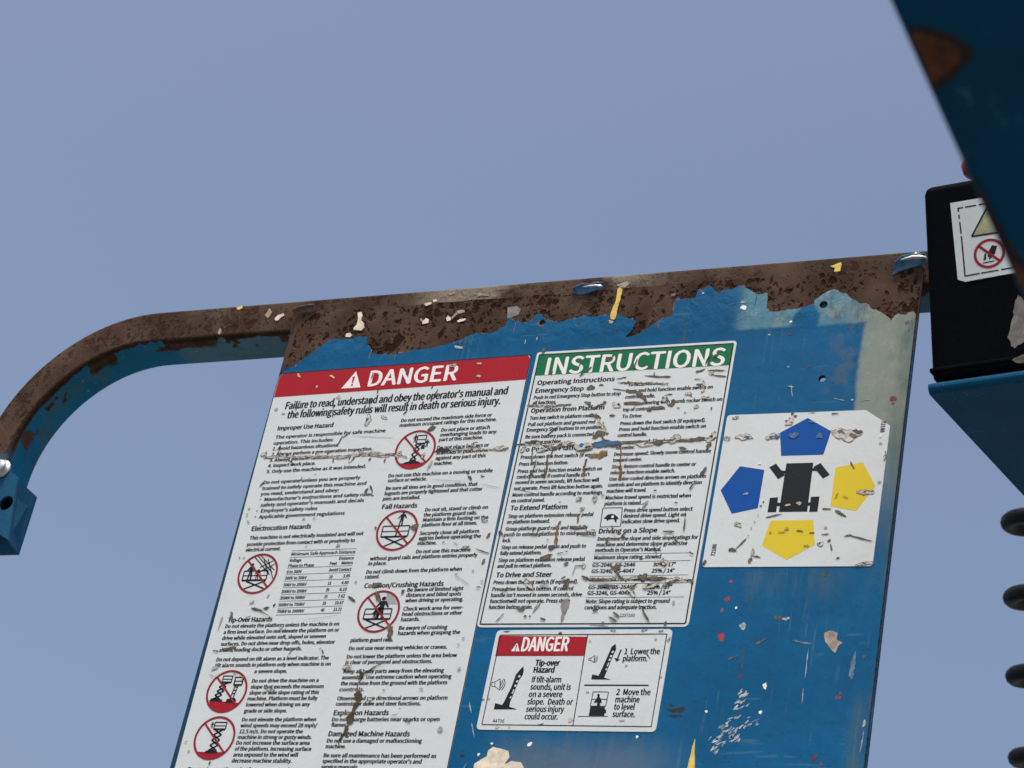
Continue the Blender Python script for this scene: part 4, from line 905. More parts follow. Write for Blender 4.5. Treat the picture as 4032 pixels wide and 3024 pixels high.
import os
FONT = None
try:                                # Blender's own bundled sans; the built-in face is used if it is missing
    FONT = bpy.data.fonts.load(os.path.join(bpy.utils.system_resource('DATAFILES'), "fonts", "Noto Sans CJK Regular.woff2"))
except Exception:
    FONT = None
def glyph_mesh(body, res):
    cu = bpy.data.curves.new("lettering", 'FONT'); cu.body = body; cu.size = 1.0; cu.resolution_u = res
    if FONT: cu.font = FONT
    o = bpy.data.objects.new("lettering", cu); COL.objects.link(o)
    dg = bpy.context.evaluated_depsgraph_get(); dg.update()
    me = bpy.data.meshes.new_from_object(o.evaluated_get(dg), depsgraph=dg)
    bpy.data.objects.remove(o); bpy.data.curves.remove(cu)
    v = [tuple(p.co) for p in me.vertices]; f = [tuple(p.vertices) for p in me.polygons]
    bpy.data.meshes.remove(me)
    return v, f
CAP_H = max(p[1] for p in glyph_mesh("H", 2)[0])

def text_mesh(name, body, cap, width=None, bold=0.0, slim=0.0):
    """lettering as a flat mesh: cap height and overall width in mm, baseline start at the origin.
    bold is the extra stroke width in mm, laid down as further passes of ink"""
    v, f = glyph_mesh(body, 3 if cap > 6 else 2)
    x0, x1 = min(p[0] for p in v), max(p[0] for p in v)
    ky = cap / CAP_H
    kx = ((width - bold) / (x1 - x0)) if width else ky
    passes = [(0, 0)] if bold <= 0 else [(0, 0), (bold, 0), (bold / 2, bold * .3), (bold / 2, -bold * .3)]
    verts, faces = [], []
    for k, (dx, dz) in enumerate(passes):
        b = len(verts)
        verts += [(((p[0] - x0) * kx + dx) / 1000, k * -.00001, (p[1] * ky + dz) / 1000) for p in v]
        faces += [tuple(b + i for i in q) for q in f]
    me = bpy.data.meshes.new(name); me.from_pydata(verts, [], faces); me.update()
    return me

def lay(me, fr, x, z, y, ang, parent, mat, name):
    c, s_ = math.cos(ang), math.sin(ang); o = fr.p(x, z, y)
    for v in me.vertices:
        px, pz = v.co.x, v.co.z
        v.co = Vector((o.x + px * c - pz * s_, o.y + v.co.y, o.z + px * s_ + pz * c))
    me.update(); me.name = name
    return link(name, me, mat, parent)

CAP = {'big': 7.9, 'head': 4.7, 'body': 3.65, 'table': 3.1, 'ibody': 3.7, 'sbody': 5.3, 'sbold': 5.3, 'tiny': 2.9}
BOLD = {'big': .95, 'head': .75, 'body': .60, 'table': .42, 'ibody': .56, 'sbody': .55, 'sbold': .85, 'tiny': .15}
def write_lines(fr, root, rows, ang, y):
    for cls, txt, x, z, w in rows:
        me = text_mesh("text_line", txt, CAP[cls], w, BOLD[cls])
        lay(me, fr, x, z, y, ang, root, M['ink'], "heading_line" if cls in ('head', 'sbold', 'big') else "text_line")

def scuffs(fr, root, rows, y):
    for i, (x, z, ln, wd, deg, k) in enumerate(rows):
        yy = y - .004 * i
        pts = blob(x, z, ln, max(wd * (.8 if k in 'odtg' else .9), .5), deg)
        if k == 't':                                    # film torn open: pale core, its lifted rim dark in places
            o = sheet(fr, "torn_spot", [pts], yy, M['t'], root)
            rim = [bar(*pts[q], *pts[(q + 1) % len(pts)], random.uniform(.25, .75)) for q in range(len(pts)) if random.random() < .72]
            fl = [blob(x + random.uniform(-.3, .3) * ln, z + random.uniform(-.2, .2) * wd, ln * .3, wd * .3, deg + random.uniform(-40, 40)) for _ in range(2 if ln > 4 else 0)]
            if rim or fl: sheet(fr, "torn_rim", rim + fl, yy - .002, M['tedge'], o)
        else:
            sheet(fr, "scuff", [pts], yy, M[k], root)

def crack(fr, root, pts, y):
    """long tear across the film: wandering dark lips with pale film between"""
    line = []
    for p, q in zip(pts, pts[1:]):
        k = max(2, int(math.hypot(q[0] - p[0], q[1] - p[1]) / 1.3))
        line += [(p[0] + (q[0] - p[0]) * i / k, p[1] + (q[1] - p[1]) * i / k + random.uniform(-.55, .55)) for i in range(k)]
    line.append(pts[-1])
    for name, key, sc_, dz, dy in (("tear_core", 't', 2.6, 0, 0), ("tear_lip", 'o', .75, 1.1, -.01), ("tear_lip", 'd', .6, -1.0, -.02)):
        w = [abs(math.sin(i * .37 + sc_) + random.uniform(-.5, .9)) * sc_ / 2 + .08 for i in range(len(line))]
        polys = []
        for i in range(len(line) - 1):
            if random.random() < .12: continue
            (x0, z0), (x1, z1) = line[i], line[i + 1]
            o0, o1 = dz * (.4 + .6 * math.sin(i * .23) ** 2), dz * (.4 + .6 * math.sin((i + 1) * .23) ** 2)
            polys.append([(x0, z0 + o0 + w[i]), (x1, z1 + o1 + w[i + 1]), (x1, z1 + o1 - w[i + 1]), (x0, z0 + o0 - w[i])])
        sheet(fr, name, polys, y + dy, M[key], root)

def rotated_rect(cx, cz, w, h, a):
    c, s_ = math.cos(a), math.sin(a)
    return [(cx + x * c - z * s_, cz + x * s_ + z * c) for x, z in ((-w / 2, h / 2), (w / 2, h / 2), (w / 2, -h / 2), (-w / 2, -h / 2))]

# ------------------------------------------------------------------ ground (below the picture; it lights the undersides)
g = mesh_of("ground", [(-400, -400, 0), (400, -400, 0), (400, 400, 0), (-400, 400, 0)], [(0, 1, 2, 3)])
go = link("ground", g, M['ground']); go["kind"] = "structure"

# ------------------------------------------------------------------ guard rail: bent tube, sign plate, paint coat
rail = thing("guard_rail", "rusty bent guard rail with blue sign plate welded under its top tube", "guard rail", (0, 0, CAM_Z + Z0))
F0 = Frame(rail)

def tube_along(name, path, size, dep, rad, mat, parent, cap=True, uv=None):
    """rounded square tube swept along points in the XZ plane; path rows are (x, z, nx, nz, s) with outward normal"""
    prof = []
    h = size / 2; hd = dep / 2; seg = 5
    for qx, qy, a0 in ((h - rad, -(hd - rad), -90), (h - rad, hd - rad, 0), (-(h - rad), hd - rad, 90), (-(h - rad), -(hd - rad), 180)):
        for k in range(seg + 1):
            a = math.radians(a0 + 90 * k / seg)
            prof.append((qx + rad * math.cos(a), qy + rad * math.sin(a)))      # (out, depth)
    # v coordinate: 0 outer/top, .25 front, .5 under/inner, .75 back
    vs = []
    for o_, d_ in prof:
        vs.append(((math.atan2(-d_ / hd, o_ / h) / (2 * math.pi)) % 1.0))
    verts, faces, uvs = [], [], []
    n = len(prof)
    for x, z, nx, nz, s_ in path:
        for o_, d_ in prof: verts.append(F0.p(x + nx * o_, z + nz * o_, TUBE_Y + hd + d_))
    for i in range(len(path) - 1):
        for j in range(n):
            k = (j + 1) % n
            faces.append((i * n + j, i * n + k, (i + 1) * n + k, (i + 1) * n + j))
            va, vb = vs[j], vs[k]
            if vb - va > .5: va += 1
            if va - vb > .5: vb += 1
            sa, sb = path[i][4] / 1000, path[i + 1][4] / 1000
            uvs += [(sa, va), (sa, vb), (sb, vb), (sb, va)]
    me = bpy.data.meshes.new(name); me.from_pydata(verts, [], faces); me.update()
    lay_ = me.uv_layers.new(name="rail")
    for i, q in enumerate(uvs): lay_.data[i].uv = q
    bm = bmesh.new(); bm.from_mesh(me); bmesh.ops.recalc_face_normals(bm, faces=bm.faces); bm.to_mesh(me); bm.free()
    me.shade_smooth()
    return link(name, me, mat, parent)

TUBE_Y = 3.2
RC, CX, CZ = 151.5, -481.0, 1008.0
path = []
for x in [900 - 25 * i for i in range(56)]:
    if x > CX: path.append((x, CZ + RC, 0, 1, x))
for i in range(25):
    a = math.radians(90 + 90 * i / 24)
    path.append((CX + RC * math.cos(a), CZ + RC * math.sin(a), math.cos(a), math.sin(a), CX - RC * (a - math.pi / 2)))
for z in (995, 980, 960, 940): path.append((CX - RC, z, -1, 0, CX - RC * math.pi / 2 - (CZ - z)))
tube_along("top_tube", path, 38.0, 45.0, 3.6, M['tube'], rail)

HOLES = [(-37.5, 1127.3, 2.9), (235.5, 1124.5, 3.1), (243.6, 1046.9, 3.0)]
PL, PR, PT = -316.0, 322.0, 1159.6
outline = [(PL + 9, BASE_MM), (PR - 1, BASE_MM), (PR - 1, PT - 1), (PR - 3, PT), (60, PT + .3), (-120, PT - .2), (PL + 9, PT)]
slab(F0, "sign_plate", outline, 0.0, 3.0, M['rust'], rail, [circle(x, z, r, 18) for x, z, r in HOLES])

def fold(x_edge, sgn, name):
    """rounded turned-back edge of the plate"""
    prof = []
    for k in range(9):
        a = math.radians(90 * k / 8)
        prof.append((x_edge - sgn * 9 + sgn * 9 * math.sin(a), 7 - 7 * math.cos(a)))
    prof += [(x_edge, 9.0), (x_edge - sgn * 3, 9.0)] + [(x_edge - sgn * 9 + sgn * 6 * math.sin(math.radians(a)), 7 - 4 * math.cos(math.radians(a))) for a in (90, 60, 30, 0)]
    zs = [BASE_MM, 700, 900, 1060, 1139.5]
    verts = [F0.p(x, z, y) for z in zs for x, y in prof]; n = len(prof); faces = []
    for i in range(len(zs) - 1):
        for j in range(n):
            k = (j + 1) % n; faces.append((i * n + j, i * n + k, (i + 1) * n + k, (i + 1) * n + j))
    faces.append(tuple(range(n))); faces.append(tuple(reversed([(len(zs) - 1) * n + j for j in range(n)])))
    b = len(verts)                  # upper corner, pressed flat against the tube
    lip = [(x, min(y, 3.0)) for x, y in prof[:5]] + [(x_edge - sgn * .5, 3.05), (x_edge - sgn * 9, 3.05)]
    for z in (1139.55, PT - 2): verts += [F0.p(x, z, y) for x, y in lip]
    m_ = len(lip)
    for j in range(m_):
        k = (j + 1) % m_; faces.append((b + j, b + k, b + m_ + k, b + m_ + j))
    faces.append(tuple(b + j for j in range(m_))); faces.append(tuple(b + m_ + j for j in reversed(range(m_))))
    me = mesh_of(name, verts, faces)
    bm = bmesh.new(); bm.from_mesh(me); bmesh.ops.recalc_face_normals(bm, faces=bm.faces); bm.to_mesh(me); bm.free()
    return link(name, me, M['edge'], rail)
fold(PL, -1, "folded_edge")
bevel = [(PR - .98, BASE_MM), (PR + .2, BASE_MM), (PR + .2, PT - 3), (PR - .98, PT - 2)]
slab(F0, "cut_edge", bevel, .5, 2.6, M['edge'], rail)

top_edge = ragged([(PL + 8.8, 1094.5)] + [p for p in PEEL_EDGE if p[0] > PL + 9.5] + [(PR - 1.6, PEEL_EDGE[-1][1] - 1)], .28, 4)
coat = top_edge + [(PR - 1.4, BASE_MM + 1), (PL + 8.8, BASE_MM + 1)]
primer = [(x + random.uniform(-.3, .3), z + (random.uniform(-.4, 1.5) if random.random() < .6 else -.5)) for x, z in top_edge]
slab(F0, "primer_coat", primer + [(PR - 1.6, BASE_MM + 2), (PL + 9.0, BASE_MM + 2)], -.42, .40, M['primer'], rail, [circle(x, z, r * 1.5, 14) for x, z, r in HOLES])
slab(F0, "paint_coat", coat, -1.0, .985, M['paint'], rail, [circle(x, z, r * 1.25, 18) for x, z, r in HOLES[:2]] + [circle(HOLES[2][0], HOLES[2][1], HOLES[2][2] * 1.12, 18)])
# bare metal halo round the screw holes
for x, z, r in HOLES[:1]:
    pts = blob(x - .6, z - .8, 9, 7.4, 50, .12)
    slab(F0, "chipped_spot", pts, -1.12, .1, M['o'], rail, [circle(x, z, r * 1.02, 14)])
# raised weld/scale line where the plate meets the tube
bead = [(-300 + 12 * i, PT + random.uniform(-.5, .6)) for i in range(52)]
v, f = [], []
for i, (x, z) in enumerate(bead):
    r = .9 + random.uniform(-.25, .35)
    for k in range(6):
        a = 2 * math.pi * k / 6; v.append(F0.p(x, z + r * math.sin(a), 1.6 + r * 1.2 * math.cos(a)))
for i in range(len(bead) - 1):
    for k in range(6):
        f.append((i * 6 + k, i * 6 + (k + 1) % 6, (i + 1) * 6 + (k + 1) % 6, (i + 1) * 6 + k))
link("weld_seam", mesh_of("weld_seam", v, f, True), M['rust'], rail)

# paint drips and splashes on rail and plate
for colr, th, pts in DRIPS:
    zc = sum(p[1] for p in pts) / len(pts); xc = sum(p[0] for p in pts) / len(pts)
    on_tube = zc > PT or xc < PL
    base = TUBE_Y - .02 if on_tube else (-1.02 if zc < 1095 else -.02)
    if colr in ('yellow', 'palegreen', 'cream') and not on_tube: base = min(base, -1.02) if colr != 'cream' or zc < 1095 else base
    if colr == 'pale':                                  # dry smear: a bundle of short dragged streaks
        lo = (min(p[0] for p in pts), min(p[1] for p in pts)); hi = (max(p[0] for p in pts), max(p[1] for p in pts))
        st_ = [blob(random.uniform(lo[0], hi[0]), random.uniform(lo[1], hi[1]), random.uniform(2.5, 6.5), random.uniform(.5, 1.5), random.uniform(15, 70), .5) for _ in range(11)]
        for q, p_ in enumerate(st_): sheet(F0, "dry_smear", [p_], -1.03 - q * .004, M['pale' if q % 3 else 'w2'], rail)
        continue
    body = ragged(pts + [pts[0]], .25, 3)[:-1]
    slab(F0, "paint_splash", body, base - th, th, M[colr], rail)
scuffs(F0, rail, SCUFFS_PANEL, -1.06)
for q in range(26):                                     # rust bleeding down from the peeled edge
    ex, ez = random.choice(top_edge[8:-4]); ln = random.uniform(4, 15)
    if ez - ln < 1098 and ex < 158: ln = max(3.0, ez - 1098)
    sheet(F0, "rust_run", [blob(ex, ez - ln * .5 - .3, ln, random.uniform(.5, 1.3), 90 + random.uniform(-5, 5), .4)], -1.02 - q * .001, M['u' if q % 3 else 'r'], rail)

def flake(pts, lift, mat, name, y0):
    """curled scale of paint standing off the metal: rows of (x, z) base, outer edge curls towards the viewer"""
    rows = 7; verts, faces = [], []
    n = len(pts)
    for i in range(rows):
        t = i / (rows - 1)
        for (xa, za, xb, zb) in pts:
            x = xa + (xb - xa) * t; z = za + (zb - za) * math.sin(t * 1.45) / math.sin(1.45)
            verts.append(F0.p(x, z, y0 - lift * (1 - math.cos(t * 1.9))))
    for i in range(rows - 1):
        for j in range(n - 1):
            a = i * n + j; faces.append((a, a + 1, a + n + 1, a + n))
    me = mesh_of(name, verts, faces, True)
    o = link(name, me, mat, rail)
    sol = o.modifiers.new("thickness", 'SOLIDIFY'); sol.thickness = .0007; sol.offset = 0
    return o

flake([(294.6, 1150.5, 298.0, 1160.0), (300, 1153.5, 304, 1166), (308, 1156.5, 311, 1167), (316, 1158.5, 317, 1168), (323.5, 1159.8, 325, 1165.5)], 5.5, M['flake'], "paint_flake", -.3)
def curl(name, rows, mat):
    """rolled strip along the rail, the metal ones added to catch sun glints: rows of (x, z, y, radius) mm"""
    n = 14; verts, faces = [], []
    for x, z, y, r in rows:
        for k in range(n):
            a = math.radians(-40 + 250 * k / (n - 1)); verts.append(F0.p(x, z + r * math.sin(a), y - r * math.cos(a)))
    for i in range(len(rows) - 1):
        for k in range(n - 1): faces.append((i * n + k, i * n + k + 1, (i + 1) * n + k + 1, (i + 1) * n + k))
    o = link(name, mesh_of(name, verts, faces, True), mat, rail)
    s_ = o.modifiers.new("thickness", 'SOLIDIFY'); s_.thickness = .0005; s_.offset = 0
    return o
curl("glint_curl", [(303, 1161.6, -7.2, .5), (308, 1162.2, -7.8, 1.0), (314, 1163.0, -8.0, 1.7), (320, 1163.0, -7.6, 1.5), (326, 1162.2, -7.2, .9)], M['bright'])  # added curls, shaped to give the paint flakes their white glints
curl("glint_curl", [(313, 1166.6, -6.0, .5), (315.5, 1167.6, -6.4, 1.2), (319, 1167.4, -6.0, 1.0)], M['bright'])
curl("glint_curl", [(0, 1160.4, -6.0, .4), (6, 1160.6, -6.4, .8), (13, 1160.4, -6.6, 1.1), (18, 1159.8, -6.2, 1.0), (19.5, 1159.6, -6.0, .6)], M['bright'])
curl("rust_flake", [(-308, 1163.2, .2, .4), (-302, 1164, -.2, 1.2), (-295, 1164.2, -.2, 1.5), (-291, 1163.6, .2, .8)], M['rustflake'])
flake([(-13.2, 1159.0, -11, 1161), (-4, 1155.5, -2, 1165), (5, 1158, 6, 1164), (12, 1160, 12, 1165.5), (18.6, 1160.5, 19, 1164.5)], 4.0, M['flake'], "paint_flake", -.2)
flake([(-315, 1157, -314, 1161), (-307, 1160, -306, 1164.3), (-299, 1160.8, -298, 1165.4), (-291, 1161, -290.5, 1165.6)], 4.5, M['rustflake'], "rust_flake", -.2)

# socket at the lower end of the bent tube, with hole and bolt
front = [(-640.0, 1003.0), (-618.0, 996.0), (-595.7, 989.1), (-588.0, 985.0), (-583.5, 979.8), (-569.9, 910.6), (-583.0, 917.1), (-600.0, 927.0), (-640.0, 948.0)]
sock = slab(F0, "latch_socket", front, -5.5, 3.0, M['bracket'], rail, [circle(-587.6, 952.5, 8.2, 22)])
def prism(fr, name, quad_a, quad_b, mat, parent):
    verts = [fr.p(*q) for q in quad_a] + [fr.p(*q) for q in quad_b]; n = len(quad_a)
    faces = [tuple(range(n)), tuple(reversed(range(n, 2 * n)))] + [(i, i + n, (i + 1) % n + n, (i + 1) % n) for i in range(n)]
    me = mesh_of(name, verts, faces)
    bm = bmesh.new(); bm.from_mesh(me); bmesh.ops.recalc_face_normals(bm, faces=bm.faces); bm.to_mesh(me); bm.free()
    return link(name, me, mat, parent)
prism(F0, "side_wall", [(-583.5, 979.8, -5.4), (-578.1, 976.1, 22.3), (-578.1, 911.5, 23.6), (-569.9, 910.6, -5.4)],
      [(-586.5, 979.8, -2.6), (-581.1, 976.1, 22.3), (-581.1, 911.5, 23.6), (-573.0, 910.6, -2.6)], M['bracket'], sock)
prism(F0, "back_wall", [(-578.3, 976.0, 22.4), (-640.0, 976.0, 22.4), (-640.0, 911.0, 23.7), (-578.3, 911.0, 23.7)],
      [(-578.3, 976.0, 25.4), (-640.0, 976.0, 25.4), (-640.0, 911.0, 26.7), (-578.3, 911.0, 26.7)], M['bracket'], sock)
prism(F0, "left_wall", [(-640.0, 1000.0, -5.4), (-640.0, 976.0, 22.3), (-640.0, 911.5, 23.6), (-640.0, 948.0, -5.4)],
      [(-643.0, 1000.0, -5.4), (-643.0, 976.0, 22.3), (-643.0, 911.5, 23.6), (-643.0, 948.0, -5.4)], M['bracket'], sock)  # added to close the open side, so light stays out of the hole
prism(F0, "top_wall", [(-583.6, 979.6, -2.4), (-578.2, 975.9, 22.3), (-642.9, 975.9, 22.3), (-642.9, 979.6, -2.4)],
      [(-583.6, 976.6, -2.4), (-578.2, 972.9, 22.3), (-642.9, 972.9, 22.3), (-642.9, 976.6, -2.4)], M['bracket'], sock)  # added cover, keeps light from above off the inside behind the hole
def lathe(fr, name, centre, axis, prof, n, mat, parent, hexa=False):
    """turned part: prof rows are (distance along axis, radius) in mm"""
    ax = Vector(axis).normalized(); t = Vector((0, 0, 1)) if abs(ax.z) < .9 else Vector((1, 0, 0))
    e1 = ax.cross(t).normalized(); e2 = ax.cross(e1)
    c = fr.p(*centre); verts, faces = [], []
    for d, r in prof:
        for k in range(n):
            a = 2 * math.pi * k / n; verts.append(c + (ax * d + (e1 * math.cos(a) + e2 * math.sin(a)) * r) / 1000)
    for i in range(len(prof) - 1):
        for k in range(n): faces.append((i * n + k, i * n + (k + 1) % n, (i + 1) * n + (k + 1) % n, (i + 1) * n + k))
    faces.append(tuple(reversed(range(n)))); faces.append(tuple((len(prof) - 1) * n + k for k in range(n)))
    me = mesh_of(name, verts, faces, not hexa)
    bm = bmesh.new(); bm.from_mesh(me); bmesh.ops.recalc_face_normals(bm, faces=bm.faces); bm.to_mesh(me); bm.free()
    return link(name, me, mat, parent)
lathe(F0, "bolt", (-606.0, 992.0, -5.6), (0, -1, 0), [(0, 10), (1.6, 10), (1.65, 7.5), (7, 7.5), (8.2, 6.2)], 12, M['steel'], sock)

# ------------------------------------------------------------------ decals on the plate
Y_FILM, T_FILM = -1.45, .44       # front of a decal, its thickness (the paint's face is at -1.0)
def decal(name, label, cat, outer, base_xz):
    root = thing(name, label, cat, (base_xz[0] / 1000, -.001, CAM_Z + base_xz[1] / 1000))
    fr = Frame(root)
    slab(fr, "film", outer, Y_FILM, T_FILM, M['decal'], root)
    return root, fr
def headline(fr, root, key, bold, mat, part):
    for dec, t, x, z, w, cap in HEADINGS:
        if dec == key: lay(text_mesh("lettering", t, cap, w, bold), fr, x, z, Y_FILM - .20, ANG[key], part, mat, "lettering")
def rules(fr, root, key):
    for dec, x1, z1, x2, z2, w in RULES:
        if dec == key: sheet(fr, "rule_line", [bar(x1, z1, x2, z2, w)], Y_FILM - .11, M['ink'], root)
ANG = {'dang': .0105, 'inst': -.0083, 'smal': -.0032, 'arrow': -.0107}
YP, YQ, YS = Y_FILM - .10, Y_FILM - .20, Y_FILM - .34      # print, print on print, scuffs

def shift(pts, cx, cz, r, a=0.0): 
    c, s_ = math.cos(a), math.sin(a)
    return [(cx + (x * c - z * s_) * r, cz + (x * s_ + z * c) * r) for x, z in pts]

def scissor(x, z0, z1, w, n):
    """crossed arms of a lift, unit coordinates"""
    out = []
    dz = (z1 - z0) / n
    for i in range(n):
        a = z0 + dz * i
        out += [bar(x[0] + (x[1] - x[0]) * i / n - w, a, x[0] + (x[1] - x[0]) * (i + 1) / n + w, a + dz, .07),
                bar(x[0] + (x[1] - x[0]) * i / n + w, a, x[0] + (x[1] - x[0]) * (i + 1) / n - w, a + dz, .07)]
    return out
def guard(x0, x1, z0, z1, w=.055):
    zm = (z0 + z1) / 2
    return [bar(x0, z0, x1, z0, .09), bar(x0, z1, x1, z1, w), bar(x0, zm, x1, zm, w * .8), bar(x0, z0, x0, z1, w), bar(x1, z0, x1, z1, w)]
def person(x, z, h, lean=0.0):
    q = lambda a, b: (x + a * h + lean * b * h, z + b * h)
    return [[q(-.13, 0), q(-.05, 0), q(0, .42), q(.06, 0), q(.15, 0), q(.11, .48), q(.12, .66), q(.27, .48), q(.32, .53), q(.15, .80), q(-.12, .80), q(-.30, .52), q(-.25, .47), q(-.11, .64), q(-.10, .48)],
            [(x + (lean * .9 + .10 * math.cos(t * .785)) * h, z + (.91 + .10 * math.sin(t * .785)) * h) for t in range(8)]]
def ground_cap(level, tilt=0.0, r=.9):
    pts = []
    a0 = math.asin(level); 
    for i in range(17):
        a = math.pi - a0 + (math.pi + 2 * a0) * i / 16
        pts.append((r * math.cos(a), r * math.sin(a)))
    pts[0] = (pts[0][0], pts[0][1] + tilt); pts[-1] = (pts[-1][0], pts[-1][1] - tilt)
    return pts
R_ = .045
PICTOS = [
    # centre, red ground, figure, grey block
    ((-140.0, 994.2), [ground_cap(-.74)], [[(-.42, -.72), (-.38, -.62), (-.2, -.60), (-.12, -.5), (.12, -.5), (.2, -.6), (.36, -.62), (.38, -.72)]] + scissor((0, .08), -.5, .26, .15, 3) + guard(-.02, .42, .30, .72, .05) + person(-.12, .36, .42) + [[(.26, .02), (.44, .02), (.44, .22), (.26, .22)]] + person(.52, .1, .4), []),
    ((-139.0, 909.4), [], guard(-.72, .58, -.30, .22) + scissor((0, 0), -.78, -.34, .5, 1) + [bar(-.02, -.3, .06, .24, .07)] + person(.1, .22, .72, .05), []),
    ((-274.3, 868.4), [], guard(-.72, .5, -.32, .14) + scissor((0, 0), -.74, -.36, .5, 1) + person(-.38, -.28, .80) + person(.0, -.28, .5) + [bar(-.36, .82, .62, -.06, R_), bar(-.22, .88, .72, .04, R_), bar(-.08, .9, .80, .16, R_), bar(.02, .3, .62, .62, R_), bar(.1, .1, .74, .46, R_), bar(.34, .72, .86, -.3, R_), bar(.16, .66, .5, .0, R_)], []),
    ((-273.5, 749.9), [ground_cap(-.52, .06)], [[(-.72, -.46), (-.70, -.34), (-.50, -.30), (-.12, -.38), (-.10, -.50)], [(.08, -.54), (.10, -.36), (.22, -.34), (.28, -.28), (.48, -.30), (.58, -.40), (.58, -.56)]] + scissor((-.42, -.22), -.36, .40, .17, 4) + guard(-.36, .10, .42, .72, .05) + [bar(.26, -.3, .36, .30, .05), bar(.40, -.3, .50, .30, .05), bar(.27, -.1, .43, -.1, .05), bar(.30, .05, .46, .05, .05), bar(.33, .2, .49, .2, .05)] + guard(.26, .66, .30, .66, .06), []),
    ((-273.2, 704.8), [ground_cap(-.70)], [[(-.30, -.70), (-.26, -.58), (-.05, -.54), (.10, -.50), (.14, -.56), (.30, -.58), (.32, -.70)]] + scissor((.05, .12), -.56, .38, .2, 4) + guard(-.16, .42, .40, .72, .05) + person(-.28, .44, .3), []),
    ((-138.1, 827.7), [], guard(-.66, .62, -.36, .12) + scissor((0, 0), -.80, -.40, .5, 1) + person(-.02, -.34, .55) + person(.10, -.34, 1.04, .02) + person(-.16, -.34, .45), [[(.18, .32), (.20, .86), (.48, .74), (.70, .52), (.80, .32)]]),
]
def prohibition(fr, root, spec):
    (cx, cz), red, fig, grey = spec
    r = 21.0
    S = lambda polys: [shift(p, cx, cz, r) for p in polys]
    o = sheet(fr, "prohibition_sign", ring(cx, cz, r * .90, r), YQ - .1, M['signred'], root)
    sheet(fr, "slash", [bar(cx - r * .66, cz + r * .66, cx + r * .66, cz - r * .66, r * .085)], YQ - .1, M['signred'], o)
    if red: sheet(fr, "red_slope", S(red), YP, M['red'], o)
    if grey: sheet(fr, "overhead_block", S(grey), YP, M['grey_ink'], o)
    v = S(fig)
    for i, p in enumerate(v): pass
    sheet(fr, "figure", v, YQ, M['ink'], o)

# tall DANGER decal
A = ANG['dang']
def local(cx, cz, a): return lambda x, z: (cx + x * math.cos(a) - z * math.sin(a), cz + x * math.sin(a) + z * math.cos(a))
L = local(-310.5, 1089.0, A)        # top left corner
W, H = 269.5, 520.0
outer = rounded([L(0, 0), L(W, 0), L(W, -H), L(0, -H)], [7, 7, 7, 7])
root, fr = decal("danger_decal", "tall white safety decal headed by a red DANGER band, two columns of rules", "decal", outer, (-176, 569))
band = sheet(fr, "header_band", [rounded([L(.35, -.5), L(W - .9, -.5), L(W - .9, -27.6), L(.35, -27.6)], [6, 6, .3, .3])], YP, M['red'], root)
headline(fr, root, 'dang', 1.5, M['white_ink'], band)
tb = SHAPES['tri_big']
sheet(fr, "alert_triangle", [tb], YQ, M['white_ink'], band)
tc = (sum(p[0] for p in tb) / 3, sum(p[1] for p in tb) / 3)
sheet(fr, "exclamation_mark", [[(tc[0] - 1.3, tc[1] + 6.5), (tc[0] + 1.3, tc[1] + 6.5), (tc[0] + .7, tc[1] - 1), (tc[0] - .7, tc[1] - 1)], circle(tc[0], tc[1] - 3.0, 1.15, 12)], YQ - .08, M['red'], band)
edge = frame_bars(inset([L(0, 0), L(W, 0), L(W, -H), L(0, -H)], .45), .9)
sheet(fr, "border_line", [edge[1]], YP - .04, M['ink'], root)
sheet(fr, "border_line", [edge[0]], YP - .04, M['ink'], root)
write_lines(fr, root, TEXT_DANG, A, YP)
rules(fr, root, 'dang')
for spec in PICTOS: prohibition(fr, root, spec)
for p in CRACKS['dang']: crack(fr, root, p, YS + .06)
scuffs(fr, root, SCUFFS_DANG, YS)

# INSTRUCTIONS decal
A = ANG['inst']
L = local(-35.8, 1093.6, A)
W, H = 195.6, 282.6
C4 = [L(0, 0), L(W, 0), L(W, -H), L(0, -H)]
root, fr = decal("instructions_decal", "white decal with green INSTRUCTIONS band, its text scratched and torn across the middle", "decal", rounded(C4, [3, 4, 5, 5]), (61, 811))
In = inset(C4, 3.0)
sheet(fr, "border_line", frame_bars(In, 1.2), YP - .05, M['ink'], root)
I2 = inset(C4, 3.3)
def lerp2(a, b, t): return (a[0] + (b[0] - a[0]) * t, a[1] + (b[1] - a[1]) * t)
band = sheet(fr, "header_band", [[I2[0], I2[1], lerp2(I2[1], I2[2], .0815), lerp2(I2[0], I2[3], .0815)]], YP, M['green'], root)
headline(fr, root, 'inst', 1.35, M['white_ink'], band)
write_lines(fr, root, TEXT_INST, A, YP)
rules(fr, root, 'inst')
ic = SHAPES['icon']
o = sheet(fr, "speed_symbol", frame_bars(ic, .8), YP, M['ink'], root)
sheet(fr, "turtle", [SHAPES['turtle']], YP, M['ink'], o)
tx_, tz_ = (sum(p[i] for p in SHAPES['turtle']) / len(SHAPES['turtle']) for i in (0, 1))
sheet(fr, "turtle_spot", [circle(tx_ + .6, tz_ + 1.6, 1.3, 14)], YQ, M['white_ink'], o)
for p in CRACKS['inst']: crack(fr, root, p, YS + .06)
scuffs(fr, root, SCUFFS_INST, YS)

